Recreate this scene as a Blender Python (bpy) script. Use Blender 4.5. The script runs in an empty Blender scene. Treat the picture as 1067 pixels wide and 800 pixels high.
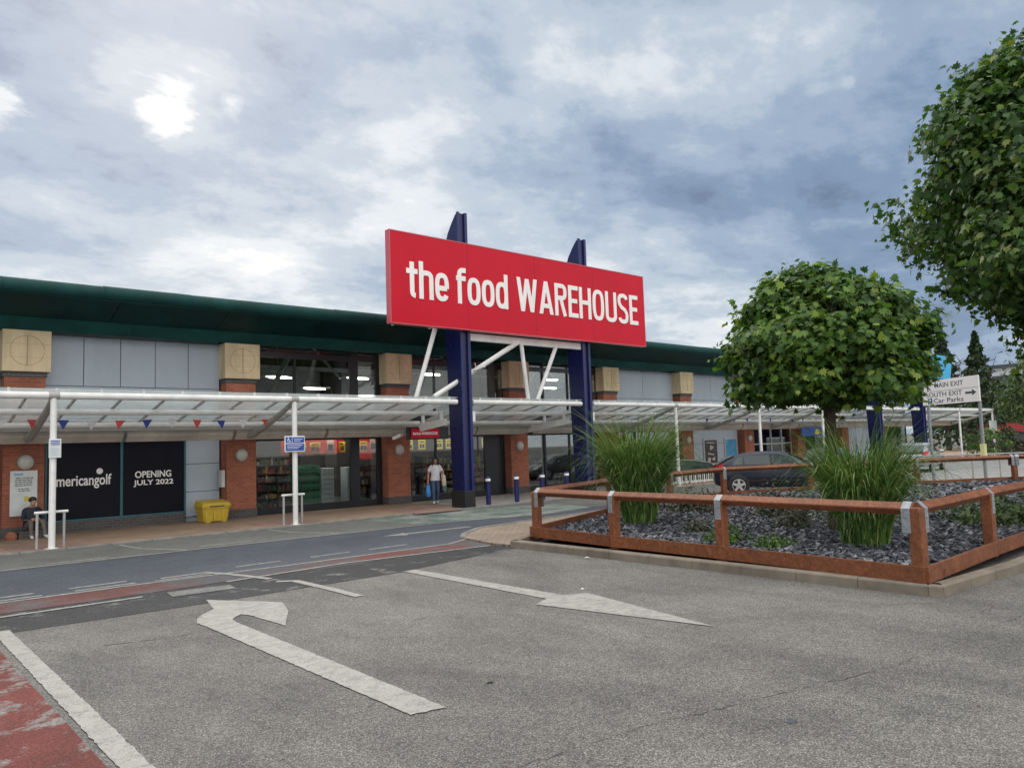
import bpy, bmesh, math, random
from mathutils import Vector, Matrix
import numpy as np

random.seed(7); RNG = np.random.default_rng(7)
SC = bpy.context.scene
COL = SC.collection
R = math.radians

# ------------------------------------------------------------------ camera
CAM = Vector((0.0, 0.0, 2.0))
TH, PI_, RO = R(48.5), R(4.65), 0.034
FWD = Vector((math.cos(TH)*math.cos(PI_), math.sin(TH)*math.cos(PI_), math.sin(PI_)))
RT = Vector((math.sin(TH), -math.cos(TH), 0.0))
UP = RT.cross(FWD)
RT, UP = RT*math.cos(RO) - UP*math.sin(RO), UP*math.cos(RO) + RT*math.sin(RO)
cd = bpy.data.cameras.new('camera'); cam = bpy.data.objects.new('camera', cd); COL.objects.link(cam)
cam.matrix_world = Matrix(((RT.x, UP.x, -FWD.x, CAM.x), (RT.y, UP.y, -FWD.y, CAM.y), (RT.z, UP.z, -FWD.z, CAM.z), (0, 0, 0, 1)))
cd.sensor_width = 36.0; cd.lens = 36.0*800/1067; cd.clip_start = 0.05; cd.clip_end = 3000
SC.camera = cam

def skydir(x, y):
    """world direction of a patch of sky (angles measured on the photograph)"""
    return (FWD + RT*((x-533.5)/800) - UP*((y-400)/800)).normalized()

# ------------------------------------------------------------------ sky, sun, exposure
SC.view_settings.view_transform = 'Standard'; SC.view_settings.look = 'None'
SC.view_settings.exposure = 0.4; SC.view_settings.gamma = 1.0
SC.view_settings.use_curve_mapping = False
SUN_EL, SUN_AZ = R(33), math.atan2(skydir(170, 120).y, skydir(170, 120).x)

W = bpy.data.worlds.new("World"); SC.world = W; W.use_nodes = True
def build_world():
    nt = W.node_tree; nt.nodes.clear(); N = nt.nodes.new; L = nt.links.new
    def math_(op, a, b=None, clamp=False):
        n = N('ShaderNodeMath'); n.operation = op; n.use_clamp = clamp
        for i, v in enumerate((a, b)):
            if v is None: continue
            if isinstance(v, (int, float)): n.inputs[i].default_value = v
            else: L(v, n.inputs[i])
        return n.outputs[0]
    out = N('ShaderNodeOutputWorld'); bg = N('ShaderNodeBackground'); L(bg.outputs[0], out.inputs[0])
    tc = N('ShaderNodeTexCoord'); nrm = N('ShaderNodeVectorMath'); nrm.operation = 'NORMALIZE'
    L(tc.outputs['Generated'], nrm.inputs[0]); D = nrm.outputs[0]
    sp = N('ShaderNodeSeparateXYZ'); L(D, sp.inputs[0])
    zc = math_('ADD', math_('MAXIMUM', sp.outputs[2], 0.0), 0.16)
    cb = N('ShaderNodeCombineXYZ')
    L(math_('DIVIDE', sp.outputs[0], zc), cb.inputs[0]); L(math_('DIVIDE', sp.outputs[1], zc), cb.inputs[1])
    mp = N('ShaderNodeMapping'); L(cb.outputs[0], mp.inputs[0])
    mp.inputs['Rotation'].default_value = (0, 0, R(-22)); mp.inputs['Scale'].default_value = (0.85, 1.1, 1); mp.inputs['Location'].default_value = (3.1, 7.4, 0)
    def noise(scale, det, rough, dist, w=0.0):
        n = N('ShaderNodeTexNoise'); n.noise_dimensions = '4D'; n.inputs['W'].default_value = w
        n.inputs['Scale'].default_value = scale; n.inputs['Detail'].default_value = det
        n.inputs['Roughness'].default_value = rough; n.inputs['Distortion'].default_value = dist
        L(mp.outputs[0], n.inputs['Vector']); return n.outputs[0]
    n1 = noise(0.95, 12, 0.60, 0.25, 1.3); n2 = noise(3.0, 11, 0.64, 0.15, 4.2)
    v = math_('ADD', math_('MULTIPLY', math_('SUBTRACT', n1, 0.5), 1.75), math_('MULTIPLY', math_('SUBTRACT', n2, 0.5), 0.95))
    n4_ = N('ShaderNodeTexNoise'); L(D, n4_.inputs['Vector']); n4_.inputs['Scale'].default_value = 5.0; n4_.inputs['Detail'].default_value = 12; n4_.inputs['Roughness'].default_value = .66; n4_.inputs['Distortion'].default_value = .35
    v = math_('ADD', v, math_('MULTIPLY', math_('SUBTRACT', n4_.outputs[0], 0.5), 0.5))
    v = math_('ADD', v, 0.54)
    # broad lighter and darker regions of the cloud deck (x, y in photo px, power = tightness, gain)
    lobes = [(180, 130, 120, .10), (30, 110, 300, .06), (320, 340, 60, .12), (90, 240, 60, -.10),
             (430, 190, 120, .10), (740, 330, 200, .34), (300, 45, 160, -.20), (620, 60, 60, -.06),
             (860, 230, 30, -.16), (830, 70, 200, .12), (1000, 90, 60, -.10), (700, 250, 150, -.08), (110, 15, 200, -.10),
             (520, 330, 100, .10), (420, 130, 300, .10), (620, 165, 90, .16), (200, 300, 60, .08), (1010, 120, 80, -.06)]
    for x, y, pw, gain in lobes:
        d = skydir(x, y); dp = N('ShaderNodeVectorMath'); dp.operation = 'DOT_PRODUCT'
        L(D, dp.inputs[0]); dp.inputs[1].default_value = d
        g_ = math_('POWER', math_('MAXIMUM', dp.outputs['Value'], 0.0), float(pw))
        v = math_('ADD', v, math_('MULTIPLY', g_, gain))
    # the thin places where the sun nearly shows, with ragged edges
    n3 = noise(5.5, 7, .62, .5, 8.1)
    for x, y, pw, gain in [(172, 122, 1700, .46), (242, 108, 6000, .22), (2, 100, 2600, .40), (118, 75, 3000, .12), (885, 87, 16000, .12)]:
        d = skydir(x, y); dp = N('ShaderNodeVectorMath'); dp.operation = 'DOT_PRODUCT'
        L(D, dp.inputs[0]); dp.inputs[1].default_value = d
        g_ = math_('POWER', math_('MAXIMUM', dp.outputs['Value'], 0.0), float(pw))
        e_ = math_('ADD', math_('MULTIPLY', g_, .85), math_('MULTIPLY', math_('SUBTRACT', n3, .5), 2.6))
        mr = N('ShaderNodeMapRange'); mr.interpolation_type = 'SMOOTHSTEP'; L(e_, mr.inputs[0]); mr.inputs[1].default_value = .26; mr.inputs[2].default_value = .80
        v = math_('ADD', v, math_('MULTIPLY', math_('MULTIPLY', mr.outputs[0], math_('POWER', g_, .35)), gain))
    # lift towards the horizon
    hz = math_('POWER', math_('SUBTRACT', 1.0, math_('MAXIMUM', sp.outputs[2], 0.0)), 9.0)
    v = math_('ADD', v, math_('MULTIPLY', hz, 0.10))
    rp = N('ShaderNodeValToRGB'); L(v, rp.inputs[0]); cr = rp.color_ramp; cr.interpolation = 'EASE'
    cr.elements[0].position = 0.05; cr.elements[0].color = (.105, .150, .235, 1)
    cr.elements[1].position = 1.05; cr.elements[1].color = (.92, .89, .78, 1)
    for p, c in ((.28, (.172, .240, .350)), (.46, (.262, .338, .445)), (.62, (.380, .445, .520)), (.82, (.58, .615, .65))):
        e = cr.elements.new(p); e.color = (*c, 1)
    sky = N('ShaderNodeTexSky'); sky.sky_type = 'NISHITA'; sky.sun_disc = False
    sky.sun_elevation = SUN_EL; sky.sun_rotation = math.pi/2 - SUN_AZ; sky.dust_density = 2.0
    sc_ = N('ShaderNodeMix'); sc_.data_type = 'RGBA'; sc_.blend_type = 'MULTIPLY'; sc_.inputs[0].default_value = 1
    L(sky.outputs[0], sc_.inputs[6]); sc_.inputs[7].default_value = (.09, .09, .09, 1)
    mx = N('ShaderNodeMix'); mx.data_type = 'RGBA'; mx.inputs[0].default_value = 0.92
    L(sc_.outputs[2], mx.inputs[6]); L(rp.outputs[0], mx.inputs[7])
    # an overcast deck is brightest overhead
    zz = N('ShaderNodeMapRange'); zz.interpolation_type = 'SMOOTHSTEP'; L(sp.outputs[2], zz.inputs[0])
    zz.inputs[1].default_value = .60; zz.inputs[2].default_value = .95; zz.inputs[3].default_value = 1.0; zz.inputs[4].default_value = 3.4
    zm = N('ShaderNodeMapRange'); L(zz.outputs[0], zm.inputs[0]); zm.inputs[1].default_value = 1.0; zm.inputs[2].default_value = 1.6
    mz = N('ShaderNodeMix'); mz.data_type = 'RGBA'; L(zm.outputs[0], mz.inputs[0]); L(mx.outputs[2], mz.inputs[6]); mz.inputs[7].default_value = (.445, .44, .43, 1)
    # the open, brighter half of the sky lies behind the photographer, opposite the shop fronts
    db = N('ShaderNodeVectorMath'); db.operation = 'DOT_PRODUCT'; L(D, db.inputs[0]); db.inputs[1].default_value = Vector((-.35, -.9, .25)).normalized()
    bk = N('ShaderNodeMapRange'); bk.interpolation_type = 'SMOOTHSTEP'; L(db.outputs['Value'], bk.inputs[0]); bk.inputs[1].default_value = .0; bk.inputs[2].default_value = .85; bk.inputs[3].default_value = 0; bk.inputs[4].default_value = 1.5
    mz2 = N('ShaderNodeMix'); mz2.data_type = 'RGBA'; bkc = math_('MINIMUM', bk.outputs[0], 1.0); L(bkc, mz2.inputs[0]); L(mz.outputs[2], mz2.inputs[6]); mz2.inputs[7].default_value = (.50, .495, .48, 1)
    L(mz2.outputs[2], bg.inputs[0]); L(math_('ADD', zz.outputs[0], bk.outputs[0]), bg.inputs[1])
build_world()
sl = bpy.data.lights.new('sun', 'SUN'); sl.energy = 1.3; sl.angle = R(24); sl.color = (1, .95, .87)
so = bpy.data.objects.new('sun', sl); COL.objects.link(so)
so.rotation_euler = Vector((-math.cos(SUN_AZ)*math.cos(SUN_EL), -math.sin(SUN_AZ)*math.cos(SUN_EL), -math.sin(SUN_EL))).to_track_quat('-Z', 'Y').to_euler()

# ------------------------------------------------------------------ materials
MATS = {}
class NT:
    def __init__(s, name):
        s.m = bpy.data.materials.new(name); s.m.use_nodes = True; s.t = s.m.node_tree
        s.p = s.t.nodes['Principled BSDF']; s.tc = s.t.nodes.new('ShaderNodeTexCoord')
    def n(s, typ, **kw):
        x = s.t.nodes.new(typ)
        for k, v in kw.items(): setattr(x, k, v)
        return x
    def l(s, a, b): s.t.links.new(a, b)
    def noise(s, scale, detail=4, rough=.55, dist=0, vec=None):
        x = s.n('ShaderNodeTexNoise'); x.inputs['Scale'].default_value = scale; x.inputs['Detail'].default_value = detail
        x.inputs['Roughness'].default_value = rough; x.inputs['Distortion'].default_value = dist
        s.l(vec or s.tc.outputs['Object'], x.inputs['Vector']); return x.outputs[0]
    def ramp(s, v, stops, interp='LINEAR'):
        x = s.n('ShaderNodeValToRGB'); s.l(v, x.inputs[0]); cr = x.color_ramp; cr.interpolation = interp
        cr.elements[0].position = stops[0][0]; cr.elements[0].color = (*stops[0][1], 1)
        cr.elements[1].position = stops[-1][0]; cr.elements[1].color = (*stops[-1][1], 1)
        for p, c in stops[1:-1]:
            e = cr.elements.new(p); e.color = (*c, 1)
        return x.outputs[0]
    def mix(s, f, a, b, blend='MIX'):
        x = s.n('ShaderNodeMix', data_type='RGBA', blend_type=blend)
        for i, v in ((0, f), (6, a), (7, b)):
            if isinstance(v, (int, float)): x.inputs[i].default_value = v
            elif isinstance(v, tuple): x.inputs[i].default_value = (*v, 1)
            else: s.l(v, x.inputs[i])
        return x.outputs[2]
    def math(s, op, a, b):
        x = s.n('ShaderNodeMath', operation=op)
        for i, v in ((0, a), (1, b)):
            if isinstance(v, (int, float)): x.inputs[i].default_value = v
            else: s.l(v, x.inputs[i])
        return x.outputs[0]
    def mapping(s, scale=(1, 1, 1), rot=(0, 0, 0), vec=None):
        x = s.n('ShaderNodeMapping'); s.l(vec or s.tc.outputs['Object'], x.inputs[0])
        x.inputs['Scale'].default_value = scale; x.inputs['Rotation'].default_value = rot; return x.outputs[0]
    def bump(s, h, strength=.3, dist=.01):
        b = s.n('ShaderNodeBump'); b.inputs['Strength'].default_value = strength; b.inputs['Distance'].default_value = dist
        s.l(h, b.inputs['Height']); s.l(b.outputs[0], s.p.inputs['Normal'])
    def done(s, color=None, rough=.6, metal=0, spec=None):
        if color is not None:
            if isinstance(color, tuple): s.p.inputs['Base Color'].default_value = (*color, 1)
            else: s.l(color, s.p.inputs['Base Color'])
        if isinstance(rough, (int, float)): s.p.inputs['Roughness'].default_value = rough
        else: s.l(rough, s.p.inputs['Roughness'])
        s.p.inputs['Metallic'].default_value = metal
        if spec is not None: s.p.inputs['Specular IOR Level'].default_value = spec
        MATS[s.m.name] = s.m; return s.m

def plain(name, c, rough=.5, metal=0, var=.18, scale=3.0, spec=None, streak=False):
    """painted / cast surface with mild grime variation"""
    t = NT(name); vec = t.mapping((1, 1, .25)) if streak else None
    n_ = t.noise(scale, 6, .6, .3, vec)
    lo = tuple(x*(1-var) for x in c); hi = tuple(min(1, x*(1+var)) for x in c)
    col = t.ramp(n_, [(.3, lo), (.7, hi)])
    rr = t.math('ADD', t.math('MULTIPLY', t.noise(scale*2.3, 4), .18), rough-.09)
    return t.done(col, rr, metal, spec)

def emis(name, c, s):
    t = NT(name); t.p.inputs['Emission Color'].default_value = (*c, 1); t.p.inputs['Emission Strength'].default_value = s
    return t.done(c, .5)

def aggregate(name, base, spread, scale=75, wear=None, bump=.5, rough=.85, patch=.16):
    t = NT(name)
    v = t.n('ShaderNodeTexVoronoi'); v.inputs['Scale'].default_value = scale; t.l(t.tc.outputs['Object'], v.inputs['Vector'])
    sv = t.n('ShaderNodeSeparateColor'); t.l(v.outputs['Color'], sv.inputs[0])
    stones = t.ramp(sv.outputs[0], [(0, tuple(b*(1-spread) for b in base)), (.45, base), (.8, tuple(b*(1+spread*.6) for b in base)), (1, tuple(min(.9, b*(1+spread*1.5)) for b in base))])
    gaps = t.ramp(v.outputs['Distance'], [(.30, (1, 1, 1)), (.62, (.42, .42, .42))])
    col = t.mix(.8, stones, gaps, 'MULTIPLY')
    big = t.noise(.35, 5, .6, .5); mid = t.noise(2.2, 6, .65, .4)
    col = t.mix(1.0, col, t.ramp(big, [(.30, (1-patch*1.5,)*3), (.55, (1, 1, 1)), (.75, (1+patch*.8, 1+patch*.75, 1+patch*.7))]), 'MULTIPLY')
    col = t.mix(1.0, col, t.ramp(mid, [(.28, (1-patch*1.2,)*3), (.6, (1.03, 1.03, 1.02))]), 'MULTIPLY')
    if wear:
        wc, lo, hi, sc_ = wear
        mk = t.ramp(t.noise(sc_, 12, .74, .12), [(lo, (0, 0, 0)), (hi, (1, 1, 1))])
        col = t.mix(mk, col, t.mix(.85, wc, t.ramp(sv.outputs[0], [(0, (.6, .6, .6)), (.5, (1, 1, 1)), (1, (1.5, 1.5, 1.5))]), 'MULTIPLY'))
    t.bump(t.math('SUBTRACT', 1.0, v.outputs['Distance']), bump, .006)
    return t.done(col, rough, 0, .35)

def make_materials():
    # the car park: pale worn asphalt with a few sealed cracks
    t = NT('asphalt_pale')
    v = t.n('ShaderNodeTexVoronoi'); v.inputs['Scale'].default_value = 105; t.l(t.tc.outputs['Object'], v.inputs['Vector'])
    sv = t.n('ShaderNodeSeparateColor'); t.l(v.outputs['Color'], sv.inputs[0])
    col = t.ramp(sv.outputs[0], [(0, (.095, .09, .085)), (.4, (.165, .158, .150)), (.75, (.215, .207, .197)), (1, (.36, .35, .335))])
    col = t.mix(.85, col, t.ramp(v.outputs['Distance'], [(.34, (1, 1, 1)), (.66, (.42, .42, .42))]), 'MULTIPLY')
    col = t.mix(1, col, t.ramp(t.noise(.28, 6, .62, .6), [(.3, (.70, .70, .71)), (.5, (1, 1, 1)), (.72, (1.22, 1.20, 1.17))]), 'MULTIPLY')
    col = t.mix(1, col, t.ramp(t.noise(1.3, 9, .74, .2, t.mapping((1, .45, 1), (0, 0, .5))), [(.34, (.72, .72, .73)), (.58, (1.05, 1.05, 1.04))]), 'MULTIPLY')
    # meandering hairline cracks
    w = t.n('ShaderNodeTexVoronoi', feature='DISTANCE_TO_EDGE'); w.inputs['Scale'].default_value = .14
    jit = t.n('ShaderNodeVectorMath', operation='ADD'); t.l(t.tc.outputs['Object'], jit.inputs[0])
    nn = t.n('ShaderNodeTexNoise'); nn.inputs['Scale'].default_value = 1.1; nn.inputs['Detail'].default_value = 8; nn.inputs['Roughness'].default_value = .7
    t.l(t.tc.outputs['Object'], nn.inputs['Vector']); t.l(nn.outputs['Color'], jit.inputs[1]); t.l(jit.outputs[0], w.inputs['Vector'])
    crk = t.ramp(w.outputs['Distance'], [(.0010, (1, 1, 1)), (.0028, (0, 0, 0))])
    crk = t.mix(1, crk, t.ramp(t.noise(.9, 5, .6), [(.5, (0, 0, 0)), (.6, (.8, .8, .8))]), 'MULTIPLY')
    col = t.mix(crk, col, (.07, .068, .066))
    # oil drips
    oil = t.ramp(t.noise(2.6, 3, .5), [(.67, (0, 0, 0)), (.78, (.6, .6, .6))])
    col = t.mix(oil, col, (.075, .073, .071))
    t.bump(t.math('SUBTRACT', 1.0, v.outputs['Distance']), .45, .006); t.done(col, .88, 0, .3)
    aggregate('asphalt_road', (.088, .100, .124), .45, 95, None, .35, .8, .14)
    aggregate('asphalt_bay', (.172, .173, .163), .35, 90, None, .35, .85, .16)
    aggregate('asphalt_dark', (.036, .038, .044), .6, 70, ((.15, .145, .14), .56, .64, 2.2), .5, .8, .2)
    aggregate('asphalt_light', (.22, .22, .22), .4, 80, None, .4, .85, .2)
    aggregate('red_surface', (.17, .062, .054), .35, 90, ((.085, .085, .092), .46, .58, .55), .4, .85, .2)
    aggregate('red_surface_gone', (.17, .062, .054), .35, 90, ((.075, .075, .082), .36, .50, .8), .4, .85, .2)
    aggregate('red_surface_worn', (.185, .036, .028), .35, 85, ((.17, .155, .148), .51, .57, 1.6), .5, .85, .22)
    aggregate('green_surface', (.15, .215, .185), .3, 90, ((.23, .24, .22), .45, .6, 1.0), .3, .85, .2)
    aggregate('concrete_lane', (.33, .33, .325), .25, 60, None, .2, .85, .16)
    # road paint, scuffed through to the asphalt
    for nm, c, lo, hi in (('road_paint', (.315, .312, .285), .50, .70), ('road_paint_thin', (.33, .33, .315), .48, .64)):
        t = NT(nm)
        v = t.n('ShaderNodeTexVoronoi'); v.inputs['Scale'].default_value = 70; t.l(t.tc.outputs['Object'], v.inputs['Vector'])
        base = t.ramp(t.noise(3.5, 6, .6, .3), [(.3, tuple(x*.84 for x in c)), (.7, tuple(x*1.05 for x in c))])
        m1 = t.math('ADD', t.noise(7, 8, .75, .2), t.math('MULTIPLY', t.math('SUBTRACT', v.outputs['Distance'], .35), .35))
        col = t.mix(t.ramp(m1, [(lo, (0, 0, 0)), (hi, (.85, .85, .85))]), base, (.15, .145, .14))
        t.bump(v.outputs['Distance'], .3, .004); t.done(col, .75)
    # block paving
    for nm, a, b in (('paving_tan', (.36, .25, .17), (.29, .195, .135)), ('paving_pink', (.33, .20, .165), (.27, .16, .13)), ('paving_apron', (.30, .235, .18), (.245, .19, .15)), ('paving_grey', (.34, .32, .30), (.28, .265, .25))):
        t = NT(nm); br = t.n('ShaderNodeTexBrick'); t.l(t.tc.outputs['Object'], br.inputs['Vector'])
        br.inputs['Scale'].default_value = 1; br.inputs['Brick Width'].default_value = .2; br.inputs['Row Height'].default_value = .1
        br.inputs['Mortar Size'].default_value = .006; br.inputs['Color1'].default_value = (*a, 1); br.inputs['Color2'].default_value = (*b, 1); br.inputs['Mortar'].default_value = (.09, .08, .07, 1)
        col = t.mix(1, br.outputs[0], t.ramp(t.noise(.8, 6, .65), [(.3, (.72, .72, .73)), (.65, (1.08, 1.07, 1.05))]), 'MULTIPLY')
        t.bump(br.outputs['Fac'], -.3, .004); t.done(col, .8)
    # brick wall
    t = NT('brick'); g = t.n('ShaderNodeNewGeometry'); sp = t.n('ShaderNodeSeparateXYZ'); t.l(g.outputs['Position'], sp.inputs[0])
    cb = t.n('ShaderNodeCombineXYZ'); t.l(t.math('ADD', sp.outputs[0], sp.outputs[1]), cb.inputs[0]); t.l(sp.outputs[2], cb.inputs[1])
    br = t.n('ShaderNodeTexBrick'); t.l(cb.outputs[0], br.inputs['Vector']); br.inputs['Scale'].default_value = 1
    br.inputs['Brick Width'].default_value = .225; br.inputs['Row Height'].default_value = .075; br.inputs['Mortar Size'].default_value = .009
    br.inputs['Color1'].default_value = (.40, .115, .055, 1); br.inputs['Color2'].default_value = (.28, .072, .038, 1); br.inputs['Mortar'].default_value = (.25, .17, .13, 1)
    col = t.mix(1, br.outputs[0], t.ramp(t.noise(1.2, 6, .7), [(.3, (.72, .70, .70)), (.65, (1.1, 1.08, 1.06))]), 'MULTIPLY')
    t.bump(br.outputs['Fac'], -.5, .006); t.done(col, .85)
    t = NT('brick_dark'); br = t.n('ShaderNodeTexBrick'); g = t.n('ShaderNodeNewGeometry'); sp = t.n('ShaderNodeSeparateXYZ'); t.l(g.outputs['Position'], sp.inputs[0])
    cb = t.n('ShaderNodeCombineXYZ'); t.l(t.math('ADD', sp.outputs[0], sp.outputs[1]), cb.inputs[0]); t.l(sp.outputs[2], cb.inputs[1]); t.l(cb.outputs[0], br.inputs['Vector'])
    br.inputs['Scale'].default_value = 1; br.inputs['Brick Width'].default_value = .225; br.inputs['Row Height'].default_value = .075; br.inputs['Mortar Size'].default_value = .008
    br.inputs['Color1'].default_value = (.075, .07, .075, 1); br.inputs['Color2'].default_value = (.05, .047, .05, 1); br.inputs['Mortar'].default_value = (.12, .11, .105, 1)
    t.done(br.outputs[0], .7)
    plain('sandstone', (.60, .485, .315), .85, 0, .25, 2.2, streak=True)
    plain('sandstone_groove', (.36, .28, .17), .9)
    plain('cladding', (.375, .435, .50), .42, .0, .10, .7, streak=True)
    plain('cladding_gap', (.09, .10, .12), .6)
    plain('green_metal', (.007, .046, .043), .6, .0, .30, 1.2, spec=.2, streak=True)
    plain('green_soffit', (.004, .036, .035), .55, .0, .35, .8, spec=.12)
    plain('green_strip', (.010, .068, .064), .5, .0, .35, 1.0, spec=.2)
    plain('roof_sheet', (.10, .16, .15), .5, .2, .25, 1.0)
    plain('white_steel', (.73, .73, .72), .4, 0, .14, 2.0)
    plain('grey_steel', (.36, .36, .35), .45, 0, .18, 2.0)
    plain('gutter_beige', (.50, .47, .42), .5, 0, .2, 1.5, streak=True)
    t = NT('polycarbonate'); t.p.inputs['Transmission Weight'].default_value = .0
    pc = t.ramp(t.noise(1.2, 6, .6), [(.3, (.50, .55, .555)), (.7, (.66, .71, .71))]); t.done(pc, .35)
    tl = t.n('ShaderNodeBsdfTranslucent'); t.l(pc, tl.inputs[0]); tp = t.n('ShaderNodeBsdfTransparent'); m1 = t.n('ShaderNodeMixShader'); m1.inputs[0].default_value = .72; t.l(t.p.outputs[0], m1.inputs[1]); t.l(tl.outputs[0], m1.inputs[2])
    m2 = t.n('ShaderNodeMixShader'); m2.inputs[0].default_value = .50; t.l(m1.outputs[0], m2.inputs[1]); t.l(tp.outputs[0], m2.inputs[2]); t.l(m2.outputs[0], t.t.nodes['Material Output'].inputs[0])
    plain('navy', (.005, .008, .062), .30, 0, .25, 1.5, streak=True)
    plain('navy_edge', (.011, .017, .105), .3, 0, .2, 2)
    plain('black_paint', (.012, .012, .014), .5, 0, .3, 4)
    plain('sign_red', (.57, .010, .028), .4, 0, .06, .6, spec=.2)
    plain('sign_edge', (.55, .10, .12), .35, 0, .1, 2)
    plain('letter_white', (.88, .86, .85), .45, 0, .04, 1)
    plain('vinyl_dark', (.005, .006, .013), .45, 0, .2, .8, spec=.15)
    plain('frame_teal', (.02, .11, .14), .4); plain('frame_dark', (.010, .012, .018), .4); plain('frame_pale', (.42, .44, .46), .4)
    plain('wood', (.30, .085, .030), .6)
    t = NT('timber'); n_ = t.noise(6, 8, .65, 1.6, t.mapping((1, 1, 1)))
    col = t.ramp(t.noise(9, 6, .6, 2.0), [(.25, (.105, .031, .012)), (.5, (.195, .061, .022)), (.75, (.30, .112, .044))])
    kn = t.ramp(t.noise(3.1, 3, .5), [(.68, (1, 1, 1)), (.74, (.42, .38, .34))])
    col = t.mix(1, col, kn, 'MULTIPLY'); col = t.mix(1, col, t.ramp(t.noise(1.6, 8, .75, .6), [(.3, (.62, .60, .58)), (.6, (1.05, 1.05, 1.05)), (.8, (1.25, 1.3, 1.35))]), 'MULTIPLY')
    t.bump(n_, .25, .006); t.done(col, .62)
    plain('timber_wet', (.10, .026, .012), .45, 0, .3, 5)
    t = NT('galvanised'); v = t.n('ShaderNodeTexVoronoi'); v.inputs['Scale'].default_value = 30; t.l(t.tc.outputs['Object'], v.inputs['Vector'])
    sv = t.n('ShaderNodeSeparateColor'); t.l(v.outputs['Color'], sv.inputs[0])
    t.done(t.ramp(sv.outputs[0], [(0, (.23, .255, .28)), (1, (.34, .365, .39))]), .5, .4)
    plain('kerb_stone', (.185, .155, .122), .88, 0, .28, 2.5)
    plain('kerb_grey', (.19, .185, .175), .88, 0, .28, 2.5)
    plain('soil', (.035, .03, .03), .95, 0, .4, 9)
    t = NT('slate'); g = t.n('ShaderNodeNewGeometry')
    col = t.ramp(g.outputs['Random Per Island'], [(0, (.035, .038, .050)), (.5, (.060, .063, .077)), (.85, (.110, .113, .132)), (1, (.26, .26, .285))])
    t.done(col, .55)
    def leafmat(nm, stops, trans=.34, rough=.55):
        t = NT(nm); g = t.n('ShaderNodeNewGeometry')
        col = t.ramp(g.outputs['Random Per Island'], stops)
        col = t.mix(1, col, t.ramp(t.noise(.9, 3), [(.3, (.75, .8, .8)), (.7, (1.18, 1.12, 1.0))]), 'MULTIPLY')
        tr = t.n('ShaderNodeBsdfTranslucent'); t.l(t.mix(1, col, (1.2, 1.3, .5), 'MULTIPLY'), tr.inputs[0])
        ms = t.n('ShaderNodeMixShader'); ms.inputs[0].default_value = trans
        t.done(col, rough, 0, .4); t.l(t.p.outputs[0], ms.inputs[1]); t.l(tr.outputs[0], ms.inputs[2])
        o = t.t.nodes['Material Output']; t.l(ms.outputs[0], o.inputs[0])
    leafmat('maple_leaf', [(0, (.026, .070, .018)), (.45, (.058, .135, .026)), (.80, (.115, .215, .036)), (1, (.22, .29, .05))])
    leafmat('maple_leaf_dark', [(0, (.026, .066, .022)), (.5, (.052, .118, .030)), (.88, (.095, .18, .040)), (1, (.20, .23, .05))])
    leafmat('dark_leaf', [(0, (.012, .03, .014)), (.6, (.024, .05, .02)), (1, (.05, .085, .03))], .15)
    leafmat('mid_leaf', [(0, (.03, .06, .018)), (.6, (.055, .10, .03)), (1, (.10, .15, .045))], .2)
    leafmat('grass_blade', [(0, (.045, .10, .026)), (.5, (.10, .20, .048)), (.82, (.17, .29, .075)), (.94, (.32, .38, .16)), (1, (.36, .29, .15))], .25, .45)
    leafmat('shrub_leaf', [(0, (.03, .075, .015)), (.6, (.07, .16, .025)), (1, (.15, .24, .045))], .2)
    leafmat('shrub_dull', [(0, (.03, .045, .025)), (.6, (.06, .08, .04)), (1, (.16, .12, .10))], .15)
    plain('bark', (.055, .040, .032), .9, 0, .4, 8)
    t = NT('glass'); fr = t.n('ShaderNodeFresnel'); fr.inputs[0].default_value = 1.5
    tb = t.n('ShaderNodeBsdfTransparent'); tb.inputs[0].default_value = (.78, .82, .82, 1)
    gl = t.n('ShaderNodeBsdfGlossy'); gl.inputs['Roughness'].default_value = .02; gl.inputs[0].default_value = (.9, .9, .9, 1)
    ms = t.n('ShaderNodeMixShader'); t.l(t.math('ADD', t.math('MULTIPLY', fr.outputs[0], .62), .015), ms.inputs[0]); t.l(tb.outputs[0], ms.inputs[1]); t.l(gl.outputs[0], ms.inputs[2])
    t.l(ms.outputs[0], t.t.nodes['Material Output'].inputs[0]); t.done((.5, .5, .5), .1)
    plain('car_glass', (.05, .07, .073), .08, 0, .1, 1, spec=.5)
    plain('car_blue', (.014, .018, .036), .28, .1, .06, 1, spec=.4); plain('car_silver', (.40, .41, .42), .3, .4, .06, 1)
    plain('car_black', (.012, .013, .015), .2, .1, .08, 1); plain('car_grey', (.11, .12, .13), .25, .3, .06, 1)
    plain('rubber', (.015, .015, .016), .8); plain('alloy', (.52, .53, .54), .35, .6, .08, 5)
    plain('lamp_red', (.55, .02, .03), .2); plain('lamp_clear', (.6, .6, .6), .2)
    plain('skin', (.42, .23, .16), .55, 0, .08, 6); plain('skin_dark', (.26, .13, .085), .55, 0, .08, 6)
    plain('hair', (.010, .008, .008), .45, 0, .3, 20)
    plain('top_white', (.62, .62, .68), .8, 0, .12, 12); plain('jeans', (.055, .09, .17), .85, 0, .3, 14)
    plain('jacket_navy', (.012, .015, .03), .7, 0, .3, 10); plain('trousers_taupe', (.13, .11, .10), .85, 0, .2, 10)
    plain('trainer', (.62, .62, .62), .6); plain('bag_blue', (.03, .22, .62), .45, 0, .15, 8); plain('bag_cream', (.60, .52, .40), .6, 0, .15, 8); plain('bag_teal', (.10, .20, .20), .5, 0, .2, 8)
    plain('bin_yellow', (.52, .36, .035), .5, 0, .15, 3); plain('box_white', (.55, .56, .56), .5)
    plain('lamp_dome', (.50, .50, .46), .35, 0, .1, 6)
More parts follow.
